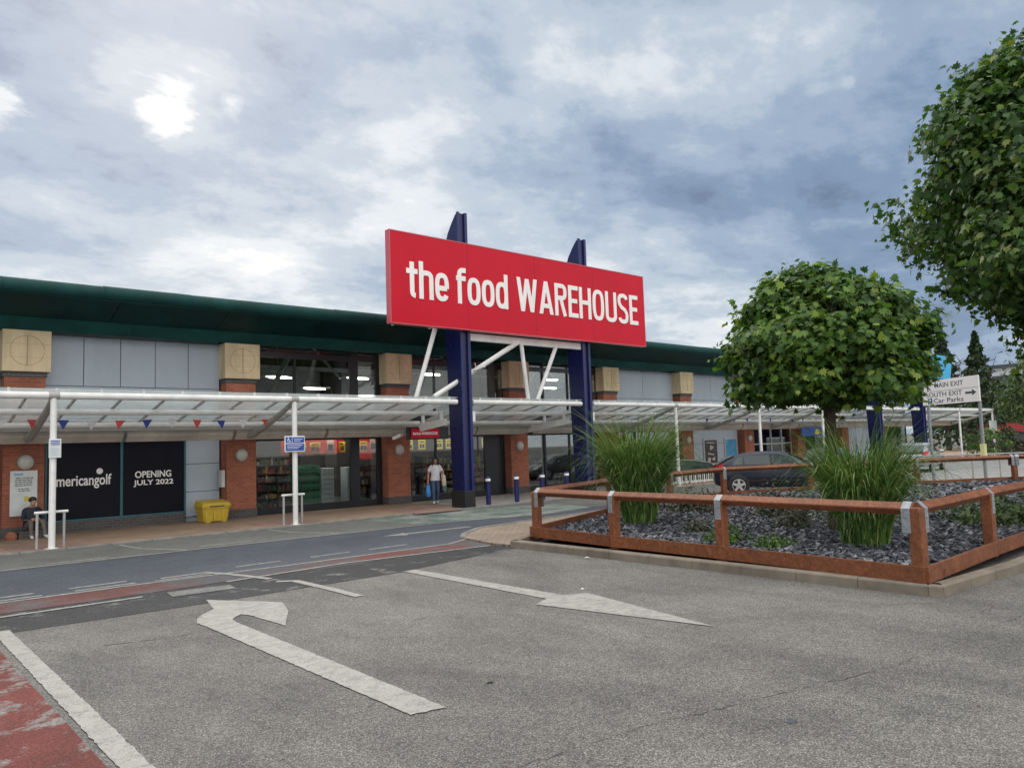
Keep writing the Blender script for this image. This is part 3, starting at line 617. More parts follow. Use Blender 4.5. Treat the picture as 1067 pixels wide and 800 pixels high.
# ================================================================== THE RETAIL TERRACE
PIL = [-14.4, -8.5, -2.6, 3.27, 9.15, 15.03, 20.97, 26.80, 32.72, 38.55, 44.45, 50.35, 56.25]   # left edge of each pilaster
PW = 1.05; WALL_Y = 24.38
def build_terrace():
    t = thing('retail_building', 'long two-storey retail terrace with brick pillars, sandstone blocks and dark green eaves', 'building', (FX, 24.4, PZ))
    z0 = PZ
    X0, X1 = -15.0, 62.0
    # pilasters
    for i, x in enumerate(PIL):
        m = MB(); m.box(x+.05, x+PW-.05, 23.95, 24.6, z0+.28, 4.30); o = m.build('brick_pillar', 'brick', t)
        m = MB(); m.box(x+.03, x+PW-.03, 23.93, 24.6, z0-.1, z0+.28); m.build('plinth', 'brick_dark', o)
        m = MB(); m.box(x+.02, x+PW-.02, 23.92, 24.6, 4.30, 4.44); m.build('brick_band', 'brick_dark', o)
        m = MB(); m.cbox(x-.02, x+PW+.06, 23.84, 24.55, 4.44, 5.56, .012); sb = m.build('stone_block', 'sandstone', t)
        m = MB(); cx, cz = x+PW/2+.02, 5.0
        m.torus((cx, 23.845, cz), (0, 1, 0), .40, .010, 40, 5, math.pi*.02, math.pi*1.98); m.box(cx-.012, cx+.012, 23.83, 23.85, 4.62, 5.42)
        for z in (4.82, 5.18): m.box(x-.0, x+PW+.04, 23.836, 23.85, z-.003, z+.003)
        m.build('roundel', 'sandstone_groove', sb)
    # wall core behind everything in the clad bays, plus end walls and back
    m = MB(); m.box(X0, 9.16, WALL_Y+.10, WALL_Y+.35, z0, 6.6); m.build('wall', 'cladding', t)
    m = MB(); m.box(27.8, X1, WALL_Y+.10, WALL_Y+.35, 2.6, 6.6); m.build('wall', 'cladding', t)
    m = MB(); m.box(X0, X0+.3, WALL_Y+.36, 46, z0, 6.6); m.build('wall', 'cladding', t)
    m = MB(); m.box(X1-.3, X1, WALL_Y+.36, 46, z0, 6.6); m.build('wall', 'cladding', t)
    m = MB(); m.box(X0, X1, 46, 46.3, z0, 6.6); m.build('wall', 'cladding', t)
    # clad panels with joints
    def clad(xa, xb, za, zb, nx, zs, y=WALL_Y):
        m = MB(); m.m = 0; g_ = .009
        xs = [xa+(xb-xa)*i/nx for i in range(nx+1)]; zz = [za]+zs+[zb]
        for k in range(len(zz)-1):
            cols = xs if k >= 1 or len(zs) == 0 or nx == 1 else [xa, xb]
            for i in range(len(cols)-1):
                m.cbox(cols[i]+g_, cols[i+1]-g_, y, y+.08, zz[k]+g_, zz[k+1]-g_, .006)
        o = m.build('cladding_panel', 'cladding', t)
        m = MB(); m.box(xa, xb, y+.05, y+.095, za, zb); m.build('joint', 'cladding_gap', o)
    clad(4.32, 9.15, 3.0, 5.55, 5, [4.12]); clad(8.10, 9.15, .2, 2.9, 1, [.95, 1.8])
    clad(-1.55, 3.27, 3.0, 5.55, 5, [4.12]); clad(-7.4, -2.6, 3, 5.55, 5, [4.12])
    clad(27.85, 32.72, 3.0, 5.55, 2, [4.15]); clad(33.8, 38.55, 3.0, 5.55, 2, [4.15]); clad(33.8, 38.55, .2, 2.9, 1, [.95, 1.8])
    clad(51.4, 56.25, .2, 5.55, 2, [1.5, 2.9, 4.2])
    # lower dark dado under glazed bays
    for xa, xb in ((4.32, 8.10), (-1.55, 3.27)): m = MB(); m.box(xa, xb, WALL_Y-.06, WALL_Y+.1, z0-.05, .34); m.build('window_plinth', 'brick_dark', t)

    def window(xa, xb, za, zb, mull, trans, frame='frame_dark', y=WALL_Y, fw=.05, pane='glass', dep=.09):
        m = MB(); m.box(xa, xb, y-dep/2, y+dep/2, za, za+fw); m.box(xa, xb, y-dep/2, y+dep/2, zb-fw, zb)
        m.box(xa, xa+fw, y-dep/2+.001, y+dep/2-.001, za+fw, zb-fw); m.box(xb-fw, xb, y-dep/2+.001, y+dep/2-.001, za+fw, zb-fw)
        for (c, w) in mull: m.box(c-w/2, c+w/2, y-dep/2-.004, y+dep/2+.004, za+fw, zb-fw)
        for (c, w) in trans: m.box(xa+fw, xb-fw, y-dep/2+.004, y+dep/2-.004, c-w/2, c+w/2)
        o = m.build('window', frame, t)
        m = MB(); m.box(xa+.02, xb-.02, y-.006, y+.006, za+.02, zb-.02); m.build('pane', pane, o); return o
    # dark vinyl-covered window with lettering
    w = window(4.36, 8.10, .34, 2.62, [(6.29, .07)], [], 'frame_teal', pane='vinyl_dark')
    tx = text_mb('americangolf', 4.50, 6.03, 1.22, 1.62, WALL_Y-.012, .004, .018); tx.lathe((5.72, WALL_Y-.012, 1.70), (0, -1, 0), [(.0, 0), (.085, 0), (.085, .004), (0, .004)], 18)
    tx.build('lettering', 'letter_white', w)
    tx = text_mb('OPENING', 6.66, 7.68, 1.45, 1.65, WALL_Y-.012, .004, .022); text_mb('JULY 2022', 6.62, 7.74, 1.19, 1.39, WALL_Y-.012, .004, .022, tx); tx.build('lettering', 'letter_white', w)
    window(-1.55, 3.27, .34, 2.62, [(.9, .07)], [], 'frame_teal', pane='vinyl_dark')
    # food shop: two storeys of glazing in three bays
    for xa, xb, mu in ((10.20, 15.05, [(11.7, .06), (13.95, .36), (14.92, .14)]), (16.06, 20.99, [(17.5, .06), (18.75, .06), (20.4, .95)]), (22.0, 26.82, [(23.35, .10), (24.9, .06)])):
        window(xa, xb, .10, 2.75, mu, [(2.50, .10), (.22, .14)]); window(xa, xb, 3.3, 5.55, [(c, min(w, .34)) for c, w in mu], [(5.33, .20)])
        m = MB(); m.box(xa, xb, WALL_Y-.05, WALL_Y+.2, 2.75, 3.3); m.build('spandrel_panel', 'frame_dark', t)
        m = MB(); m.box(xa, xb, WALL_Y-.03, WALL_Y+.1, z0-.1, .10); m.build('threshold', 'black_paint', t)
    # further units
    window(27.9, 32.72, .2, 2.7, [(29.5, .08), (31.1, .08)], [], pane='glass')
    window(39.65, 44.45, .35, 2.75, [(40.9, .07), (42.1, .07), (43.3, .07)], [(1.65, .07)], 'frame_pale')
    window(39.65, 44.45, 3.3, 5.5, [(41.2, .06), (42.8, .06)], [(3.9, .06)], 'frame_pale')
    window(45.55, 50.35, .2, 5.5, [(47.1, .08), (48.7, .08)], [(2.7, .3)], 'frame_dark')
    window(57.4, 61.8, .2, 5.5, [(58.9, .08), (60.3, .08)], [(2.7, .3)], 'frame_dark')
    # interior shell behind the glass
    m = MB(); m.box(9.3, 27.7, WALL_Y+.12, 34, z0-.06, z0+.02); m.build('shop_floor', 'shop_floor', t)
    m = MB(); m.box(9.3, 27.7, 31.2, 31.4, 3.1, 5.62); m.build('interior_wall', 'interior_grey', t)
    m = MB(); m.box(9.3, 27.7, 31.19, 31.4, z0, 3.1); m.build('interior_wall', 'interior_dark', t)
    m = MB(); m.box(9.3, 27.7, 31.18, 31.4, 5.62, 6.4); m.build('interior_wall', 'interior_dark', t)
    for xa in (9.2, 27.6): m = MB(); m.box(xa, xa+.2, WALL_Y+.36, 34, z0, 6.4); m.build('interior_wall', 'interior_dark', t)
    m = MB(); m.box(9.3, 27.7, WALL_Y+.1, 34, 6.35, 6.5); m.build('ceiling', 'interior_dark', t)
    m = MB()
    for x in (11.5, 17.6, 23.8): m.beam((x, 27.5, 3.1), (x+.9, 26.2, 5.6), .14, .14); m.beam((x+2.2, 27.2, 6.2), (x+3.5, 27.2, 4.9), .07, .07)
    m.beam((9.4, 30.4, 5.62), (27.6, 30.4, 5.62), .12, .16); m.build('roof_truss', 'frame_pale', t)
    m = MB()
    for x in (16.55, 20.2, 25.7): m.box(x-.42, x+.42, 30.7, 31.1, PZ, 6.3)
    m.build('interior_pier', 'interior_dark', t)
    for xa, xb in ((27.8, 33), (39, 62)):
        m = MB(); m.box(xa, xb, 28, 28.2, z0, 6.3); m.box(xa, xb, WALL_Y+.12, 28, z0-.06, z0+.01); m.build('interior_wall', 'interior_dark', t)
    # eaves: sloped dark soffit, lighter strip at its foot, rounded verge, roof
    m = MB(); n_ = 26
    segs = [X0+(X1-X0)*i/n_ for i in range(n_+1)]
    for a, b in zip(segs, segs[1:]):
        g_ = .008
        m.hexa([(a+g_, 22.30, 6.24), (b-g_, 22.30, 6.24), (b-g_, 23.55, 5.86), (a+g_, 23.55, 5.86), (a+g_, 22.30, 6.30), (b-g_, 22.30, 6.30), (b-g_, 23.55, 5.92), (a+g_, 23.55, 5.92)])
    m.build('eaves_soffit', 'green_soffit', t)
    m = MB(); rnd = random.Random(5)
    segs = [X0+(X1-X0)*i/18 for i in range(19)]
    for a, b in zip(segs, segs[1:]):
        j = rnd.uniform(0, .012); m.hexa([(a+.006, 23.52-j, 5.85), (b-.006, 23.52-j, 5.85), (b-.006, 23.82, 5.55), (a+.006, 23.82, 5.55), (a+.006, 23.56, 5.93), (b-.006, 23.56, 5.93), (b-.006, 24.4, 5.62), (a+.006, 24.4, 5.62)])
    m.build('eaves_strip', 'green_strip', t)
    m = MB(); sec = []
    for a in range(0, 11):
        q = R(-100+a*20); sec.append((22.36-math.cos(q)*.20, 6.45+math.sin(q)*.20))
    segs = [X0-.2+(X1-X0+.4)*i/34 for i in range(35)]
    for a, b in zip(segs, segs[1:]):
        dz = rnd.uniform(-.008, .008)
        m.loft([[(x, y, z+dz) for y, z in sec] for x in (a+.003, b-.003)])
    m.build('eaves_verge', 'green_metal', t, smooth=True)
    m = MB(); x = X0-.2
    while x < X1+.2:
        m.hexa([(x, 22.40, 6.62), (x+.395, 22.40, 6.62), (x+.395, 46.4, 7.35), (x, 46.4, 7.35), (x, 22.40, 6.655), (x+.395, 22.40, 6.655), (x+.395, 46.4, 7.39), (x, 46.4, 7.39)])
        m.box(x+.375, x+.395, 22.36, 46.3, 6.655, 6.672) if False else None; x += .4
    m.build('roof', 'roof_sheet', t)
    m = MB(); m.box(X0, X1, 23.4, 46, 6.30, 6.60); m.build('roof_deck', 'green_soffit', t)
    m = MB(); m.tube([(9.55, 22.52, 6.20), (12.4, 22.52, 6.20)], .025, 8); m.build('conduit', 'grey_steel', t)
build_terrace()

# ================================================================== COVERED WALKWAY
def canopy(name_label, xa, xb, posts, arms, group='walkway canopies along the shops', beams=()):
    t = thing('walkway_canopy', name_label, 'canopy', (xa, 20.2, PZ), group)
    sl = lambda y: 3.62-(y-20.2)*.215
    m = MB(); m.tube([(xa, 20.2, 3.53), (xb, 20.2, 3.53)], .088, 14)
    x = xa+.35
    while x < xb: m.lathe((x, 20.2, 3.60), (0, 0, 1), [(0, 0), (.035, .0), (.045, .06), (.03, .095), (0, .10)], 8); x += .94
    m.build('front_tube', 'white_steel', t, True)
    for y, z in ((21.3, 3.21), (22.4, 2.93)):
        m = MB(); m.tube([(xa, y, z), (xb, y, z)], .075, 12); m.build('purlin_tube', 'white_steel', t, True)
    m = MB(); rnd = random.Random(int(xa*10)+9)
    for a in [xa+.1] : pass
    n_ = max(1, round((xb-xa)/2.95)); 
    for i in range(n_):
        a, b = xa+(xb-xa)*i/n_+.05, xa+(xb-xa)*(i+1)/n_-.05
        m.loft([[(a, 23.25, 2.84), (a, 23.25, 2.66), (a, 23.40, 2.50), (a, 23.72, 2.50), (a, 23.72, 2.84)], [(b, 23.25, 2.84), (b, 23.25, 2.66), (b, 23.40, 2.50), (b, 23.72, 2.50), (b, 23.72, 2.84)]])
    m.build('gutter', 'gutter_beige', t)
    m = MB(); m.box(xa, xb, 23.05, 23.24, 2.80, 2.92); m.build('back_rail', 'grey_steel', t)
    m = MB(); m.hexa([(xa, 20.12, sl(20.12)+.035), (xb, 20.12, sl(20.12)+.035), (xb, 23.7, sl(23.7)+.035), (xa, 23.7, sl(23.7)+.035), (xa, 20.12, sl(20.12)+.05), (xb, 20.12, sl(20.12)+.05), (xb, 23.7, sl(23.7)+.05), (xa, 23.7, sl(23.7)+.05)]); m.build('glazing', 'polycarbonate', t)
    x = xa+.5; first = None
    while x < xb-.1:
        if first is None:
            m = MB(); m.beam((x, 20.28, sl(20.28)-.01), (x, 23.25, sl(23.25)-.01), .045, .06); first = m.build('rafter', 'grey_steel', t); fx = x
        else:
            c = first.copy(); COL.objects.link(c); c.parent = t; c.location = (x-fx, 0, 0)
        x += 1.02
    for x in posts:
        m = MB(); m.tube([(x, 20.2, PZ), (x, 20.2, 3.52)], .072, 14); m.lathe((x, 20.2, PZ-.01), (0, 0, 1), [(0, 0), (.14, 0), (.14, .018), (.075, .02), (0, .02)], 14); m.build('post', 'white_steel', t, True)
        m = MB(); m.lathe((x, 20.2, 3.53), (1, 0, 0), [(.094, -.11), (.098, -.1), (.098, .1), (.094, .11)], 14); m.build('collar', 'grey_steel', t, True)
    for x in arms:
        m = MB(); P = [(x, 20.24, 3.46), (x, 21.3, 3.10), (x, 22.3, 2.82), (x, 22.95, 2.66), (x, 23.3, 2.62), (x, 23.9, 2.62)]
        m.tube(P, [.07, .085, .095, .10, .10, .09], 12); m.build('arm', 'grey_steel', t, True)
    for x in beams:      # tapered plate from a sign pylon back to the wall
        m = MB(); m.prism([(x-.05, 20.95, 3.02), (x-.05, 20.95, 2.80), (x-.05, 23.5, 2.52), (x-.05, 23.95, 2.52), (x-.05, 23.95, 2.80), (x-.05, 23.2, 2.88)], (.10, 0, 0))
        for y in (21.2, 22.3): m.box(x-.04, x+.04, y-.05, y+.05, 2.8, 3.3)
        m.build('tapered_beam', 'white_steel', t)
    return t
canopy('white tubular canopy over the pavement left of the big red sign, above the seated man', -12.5, 15.40, [-8.0, -2.14, 3.77, 9.68], [-8.0, -2.14, 3.77, 9.68], beams=(15.5,))
canopy('short white tubular canopy span between the two navy pylons of the red sign', 16.05, 21.35, [], [], beams=(21.4,))
canopy('long white tubular canopy from the red sign towards the round tree, past the blue car', 22.0, 46.6, [27.25, 33.95, 40.35], [27.25, 33.95, 40.35])
canopy('short white canopy span between the two plain blue pylons behind the tall grass', 47.85, 53.5, [], [])
canopy('far end of the white canopy behind the white directional sign', 54.6, 68.0, [60.7, 67.8], [60.7, 67.8])

# ================================================================== SIGN PYLONS AND SIGN BOARDS
def make_pylon():
    t = thing('sign_pylon', 'tall navy blade-topped pylon under the left half of the red sign', 'sign pylon', (15.78, 20.5, PZ), 'navy pylons carrying the shop signs')
    prof = [(20.17, 0.6), (20.80, 0.6), (20.92, 4), (21.0, 7.6), (20.97, 8.5), (20.86, 9.0), (20.70, 9.35), (20.48, 9.65), (20.28, 9.88), (20.17, 9.95)]
    m = MB(); m.prism([(15.60, y, z) for y, z in prof], (.34, 0, 0)); m.build('mast', 'navy', t)
    m = MB(); m.box(15.575, 15.675, 20.11, 20.17, .6, 9.97); m.box(15.875, 15.985, 20.10, 20.17, .6, 9.97); m.box(15.943, 15.985, 20.171, 20.45, .6, 9.6)
    m.build('flange', 'navy_edge', t)
    m = MB(); m.cbox(15.56, 16.0, 20.085, 20.84, PZ-.02, .60, .015); m.build('base_sleeve', 'black_paint', t)
    m = MB(); m.cbox(15.99, 16.12, 20.12, 20.32, 2.88, 3.22, .01); m.build('cable_box', 'white_steel', t)
    return t
pyl = make_pylon()
for x, lab in ((5.90, 'tall navy blade-topped pylon under the right half of the red sign'), (31.75, 'plain blue pylon nearer the round tree trunk, without the red sign'), (38.45, 'plain blue pylon directly left of the white directional sign')):
    c = copy_tree(pyl); c.location.x += x; c['label'] = lab

def condensed(word, x0, x1, zb, h, y, depth):
    """heavy condensed lettering from swept strokes; each letter is drawn in a box 1 high"""
    SW = .134; XH = .77
    def arc(cx, cz, rx, rz, a0, a1, n=14):
        out = []
        for i in range(n+1):
            a = R(a0+(a1-a0)*i/n); c, s_ = math.cos(a), math.sin(a); e = .72
            out.append((cx+rx*math.copysign(abs(c)**e, c), cz+rz*math.copysign(abs(s_)**e, s_)))
        return out
    k = SW/2; wl = .42
    def O(w, hh): return [arc(w/2, hh/2, w/2-k, hh/2-k, 90, 450, 36)]
    G = {'t': (.31, [[(.155, .95), (.155, .20)]+arc(.155+.11, .18, .11, .18-k, 180, 265, 6)[1:], [(0, XH-k), (.31, XH-k)]]),
         'h': (wl, [[(k, 0), (k, 1)], arc(wl/2, XH-k-.16, wl/2-k, .16, 180, 0, 12)+[(wl-k, 0)]]),
         'e': (wl, [[(wl-k, XH*.5-.03), (k, XH*.5-.03)], [(wl-k, XH*.5-.03)]+arc(wl/2, XH/2, wl/2-k, XH/2-k, 8, 325, 34)]),
         'f': (.30, [[(.10, 0), (.10, .80)]+arc(.10+.14, .80, .14, .20-k, 180, 92, 6)[1:]+[(.30, 1-k)], [(0, XH-k), (.29, XH-k)]]),
         'o': (wl, O(wl, XH)), 'd': (wl, O(wl, XH)+[[(wl-k, 0), (wl-k, 1)]]),
         'W': (.68, [[(.07, 1), (.19, 0)], [(.19, 0), (.34, .98)], [(.34, .98), (.49, 0)], [(.49, 0), (.61, 1)]]),
         'A': (.50, [[(.07, 0), (.25, 1)], [(.25, 1), (.43, 0)], [(.13, .25), (.37, .25)]]),
         'R': (.44, [[(k, 0), (k, 1)], [(k, 1-k), (.24, 1-k)]+arc(.24, .745, .44-.24-k, .255-k, 90, -90, 12)+[(k, .49+k)], [(.22, .54), (.36, 0)]]),
         'E': (.36, [[(k, 0), (k, 1)], [(k, 1-k), (.36, 1-k)], [(k, k), (.36, k)], [(k, .52), (.33, .52)]]),
         'H': (.46, [[(k, 0), (k, 1)], [(.46-k, 0), (.46-k, 1)], [(k, .52), (.46-k, .52)]]),
         'O': (.46, O(.46, 1)), 'U': (.46, [[(k, 1), (k, .25)]+arc(.23, .25, .23-k, .25-k, 180, 360, 16)+[(.46-k, 1)]]),
         'S': (.44, [arc(.22, .745, .22-k, .255-k, 15, 180, 14)+[(k+.01, .66), (.15, .55), (.29, .46), (.44-k-.01, .35)]+arc(.22, .255, .22-k, .255-k, 0, -165, 14)]), ' ': (.15, [])}
    gap = .036; tot = sum(G[c][0] for c in word)+gap*(len(word)-1); sx = (x1-x0)/tot; m = MB(); x = x0; q = 0
    for c in word:
        w, strokes = G[c]
        for st in strokes:
            q += 1; P = [Vector((x+a*sx, 0, zb+b*h)) for a, b in st]; d0 = depth+.0007*(q % 5); hw = k*h; n_ = len(P); closed = n_ > 8 and (P[0]-P[-1]).length < 1e-4
            if c in 'WA' and n_ == 2 and abs(P[0].z-P[1].z) > .5:   # slanted stems end on horizontals
                f, g = P; s_ = hw*1.05; quad = [(f.x-s_, f.z), (f.x+s_, f.z), (g.x+s_, g.z), (g.x-s_, g.z)]; m.prism([(a, y-d0, b) for a, b in quad], (0, d0, 0)); continue
            L_, R_ = [], []
            for i, p in enumerate(P):
                a = P[i-1] if i else (P[-2] if closed else P[0]); b = P[i+1] if i+1 < n_ else (P[1] if closed else P[-1]); d = (b-a).normalized(); nn = Vector((-d.z, 0, d.x))*hw; L_.append(p+nn); R_.append(p-nn)
            for i in range(n_-1): m.hexa([(R_[i].x, y-d0, R_[i].z), (R_[i+1].x, y-d0, R_[i+1].z), (R_[i+1].x, y, R_[i+1].z), (R_[i].x, y, R_[i].z), (L_[i].x, y-d0, L_[i].z), (L_[i+1].x, y-d0, L_[i+1].z), (L_[i+1].x, y, L_[i+1].z), (L_[i].x, y, L_[i].z)])
        x += (w+gap)*sx
    return m
def red_sign():
    t = thing('store_sign', 'long red sign board with white lettering raised on two navy pylons', 'sign', (18.8, 20.0, 5.9))
    X0, X1, Z0, Z1 = 12.70, 25.02, 5.90, 8.84
    m = MB(); m.box(X0+.03, X1-.03, 19.86, 20.06, Z0+.03, Z1-.03); b_ = m.build('board', 'sign_red', t)
    for x in (15.76, 18.84, 21.92): m = MB(); m.box(x-.004, x+.004, 19.8575, 19.861, Z0+.035, Z1-.035); m.build('panel_joint', 'shop_dark', b_)
    m = MB(); m.box(X0, X0+.03, 19.852, 20.09, Z0, Z1); m.box(X1-.03, X1, 19.852, 20.09, Z0, Z1); m.box(X0+.03, X1-.03, 19.852, 20.09, Z0, Z0+.03); m.box(X0+.03, X1-.03, 19.852, 20.09, Z1-.03, Z1); m.build('edge_trim', 'sign_edge', t)
    condensed('the food', 13.30, 17.52, 6.76, 1.21, 19.858, .014).build('lettering', 'letter_white', t)
    condensed('WAREHOUSE', 17.92, 24.58, 6.76, 1.21, 19.858, .014).build('lettering', 'letter_white', t)
    m = MB(); m.box(15.99, 21.45, 20.18, 20.32, 5.62, 5.86); m.build('bottom_beam', 'white_steel', t)
    for a, b, r_ in (((14.62, 20.2, 5.95), (13.92, 20.4, 3.62), .075), ((18.25, 20.2, 5.70), (14.70, 20.5, 3.70), .085), ((18.37, 20.2, 5.70), (18.72, 20.3, 3.62), .075), ((20.16, 20.2, 5.72), (19.16, 20.3, 3.64), .075)):
        m = MB(); m.tube([a, b], r_, 12); m.build('stay_tube', 'white_steel', t, True)
    for x in (12.9, 14.3): 
        m = MB(); m.box(x, x+.05, 20.06, 20.14, Z0-.03, Z1-.2); m.build('back_rail', 'white_steel', t)
red_sign()
def blue_sign():
    t = thing('store_sign', 'light blue sign board mostly hidden behind the round tree, above the white directional sign', 'sign', (52, 20, 5.7))
    m = MB(); m.prism([(44.9, 19.86, 5.65), (58.6, 19.86, 5.65), (59.1, 19.86, 6.9), (57.8, 19.86, 7.25), (44.9, 19.86, 7.25)], (0, .22, 0)); m.build('board', 'sign_lightblue', t)
    for a, b in (((43.2, 20.2, 5.8), (41.6, 20.4, 3.65)), ((45.6, 20.2, 5.0), (43.2, 20.5, 3.65)), ((49.6, 20.2, 5.7), (48.4, 20.3, 3.65))):
        m = MB(); m.tube([a, b], .085, 10); m.build('stay_tube', 'white_steel', t, True)
blue_sign()

# hanging sign over the food shop's door
def hanging_sign():
    t = thing('hanging_sign', 'small red hanging sign on a navy board over the shop door', 'sign', (15.75, 22.6, 2.4))
    m = MB(); m.cbox(14.95, 16.75, 22.50, 22.56, 2.36, 2.80, .01); m.build('backing_board', 'frame_dark', t)
    m = MB(); m.cbox(15.10, 16.30, 22.45, 22.49, 2.41, 2.74, .01); p = m.build('red_panel', 'sign_red', t)
    tx = text_mb('the food', 15.16, 15.50, 2.52, 2.62, 22.448, .004, .03); text_mb('WAREHOUSE', 15.53, 16.22, 2.52, 2.62, 22.448, .004, .03, tx); tx.build('lettering', 'letter_white', p)
    m = MB()
    for x in (15.0, 16.6): m.tube([(x, 22.53, 2.8), (x, 22.53, 3.0)], .012, 6)
    m.build('hanger', 'grey_steel', t)
hanging_sign()

# directional sign
def direction_sign():
    A, B = Vector((32.86, 12.20, 0)), Vector((31.27, 9.66, 0)); r_ = (B-A).normalized(); up = Vector((0, 0, 1)); n_ = r_.cross(up); wid = (B-A).length
    t = thing('direction_sign', 'white directional sign on two grey posts listing exits and car parks', 'sign', tuple((A+B)/2+Vector((0, 0, .045))))
    z0, z1 = 3.07, 4.03; o = A.copy()
    P = lambda u, z, d=0: tuple(o+r_*u+Vector((0, 0, z))+n_*d)
    m = MB(); m.hexa([P(0, z0, -.02), P(wid, z0, -.02), P(wid, z0, .02), P(0, z0, .02), P(0, z1, -.02), P(wid, z1, -.02), P(wid, z1, .02), P(0, z1, .02)]); pn = m.build('panel', 'letter_white', t)
    f = (o+n_*.021, r_, up)
    tx = text_mb('MAIN EXIT', .72, 2.25, 3.73, 3.91, 0, .003, .003, frame=f); text_mb('SOUTH EXIT', .22, 2.16, 3.37, 3.55, 0, .003, .004, tx, f); text_mb('Car Parks', .62, 2.2, 3.13, 3.31, 0, .003, .004, tx, f)
    def poly(pts): tx.prism([P(u, z, .021) for u, z in pts], n_*.003)
    poly([(.30, 3.63), (.38, 3.63), (.38, 3.84), (.46, 3.84), (.34, 3.98), (.22, 3.84), (.30, 3.84)])
    poly([(2.32, 3.38), (2.66, 3.38), (2.66, 3.30), (2.86, 3.42), (2.66, 3.54), (2.66, 3.46), (2.32, 3.46)])
    poly([(.02, 3.595), (wid-.02, 3.595), (wid-.02, 3.605), (.02, 3.605)])
    tx.build('lettering', 'ink', pn)
    m = MB(); m.prism([P(u, z, .0215) for u, z in ((.30, 3.11), (.54, 3.11), (.54, 3.33), (.30, 3.33))], n_*.003); bl = m.build('parking_symbol', 'sign_blue', pn)
    text_mb('P', .37, .47, 3.145, 3.295, 0, .003, .02, frame=(o+n_*.025, r_, up)).build('lettering', 'letter_white', pn)
    for u in (.18, wid-.12):
        m = MB(); m.tube([P(u, .045, -.07), P(u, 4.02, -.07)], .06, 12); m.build('post', 'galvanised', t, True)
    m = MB(); m.tube([P(wid-.12, .95, -.07), P(wid-.12, 1.2, -.07), P(wid-.12, 1.52, -.07)], [.13, .10, .105], 10); m.build('post_sleeve', 'sleeve_yellow', t, True)
direction_sign()

# ================================================================== WALL LIGHTS
def wall_lights():
    names = {3.27: 'round bulkhead lamp on the brick pillar above the white notice', 9.15: 'round bulkhead lamp on the brick pillar beside the yellow bin', 15.03: 'round bulkhead lamp on the brick pillar between the shop windows and the walking woman', 20.97: 'round bulkhead lamp on the brick pillar right of the left navy pylon', 32.72: 'round bulkhead lamp on the brick pillar left of the two wall posters', 38.55: 'round bulkhead lamp on the brick pillar right of the two wall posters'}
    first = None
    for x, lab in names.items():
        cx = x+.52 if x > 3.4 else x+.56
        if first is None:
            t = thing('wall_light', lab, 'wall light', (cx, 23.95, 2.02), 'round lamps on the brick pillars'); first = t; t['x0'] = cx
            m = MB(); m.lathe((cx, 23.95, 2.02), (0, -1, 0), [(0, 0), (.19, 0), (.20, .03), (.19, .06), (0, .06)], 22); m.build('housing', 'grey_steel', t, True)
            m = MB(); m.lathe((cx, 23.89, 2.02), (0, -1, 0), [(.165, 0), (.16, .03), (.12, .065), (.05, .082), (0, .085)], 22); m.build('diffuser', 'lamp_dome', t, True)
        else:
            c = copy_tree(first); c.location.x = cx; c['label'] = lab
wall_lights()

# ================================================================== SMALL THINGS ALONG THE PAVEMENT
def notice_board():
    t = thing('notice_board', 'white notice board with dark text on the brick pillar behind the seated man', 'notice board', (3.80, 23.94, .6))
    m = MB(); m.cbox(3.49, 4.11, 23.91, 23.948, .62, 1.80, .006); m.build('panel', 'poster_white', t)
    m = MB(); rnd = random.Random(2)
    def lines(z, k, dz, x0, x1, h=.022):
        for i in range(k):
            x = x0+rnd.uniform(0, .04)
            while x < x1-.03:
                w = rnd.uniform(.03, .10); m.box(x, min(x+w, x1), 23.9085, 23.909+.004, z-i*dz, z-i*dz+h); x += w+.018
    lines(1.60, 5, .05, 3.58, 4.02); lines(1.31, 2, .05, 3.66, 3.94); lines(1.05, 2, .05, 3.53, 3.58); lines(1.06, 2, .05, 3.74, 3.80); m.build('print', 'ink', t)
    m = MB(); m.box(3.57, 3.78, 23.9085, 23.913, 1.67, 1.74); m.build('print', 'letter_blue', t)
    m = MB(); m.box(3.81, 3.93, 23.9085, 23.913, 1.0, 1.12); m.build('print', 'poster_yellow', t)
notice_board()
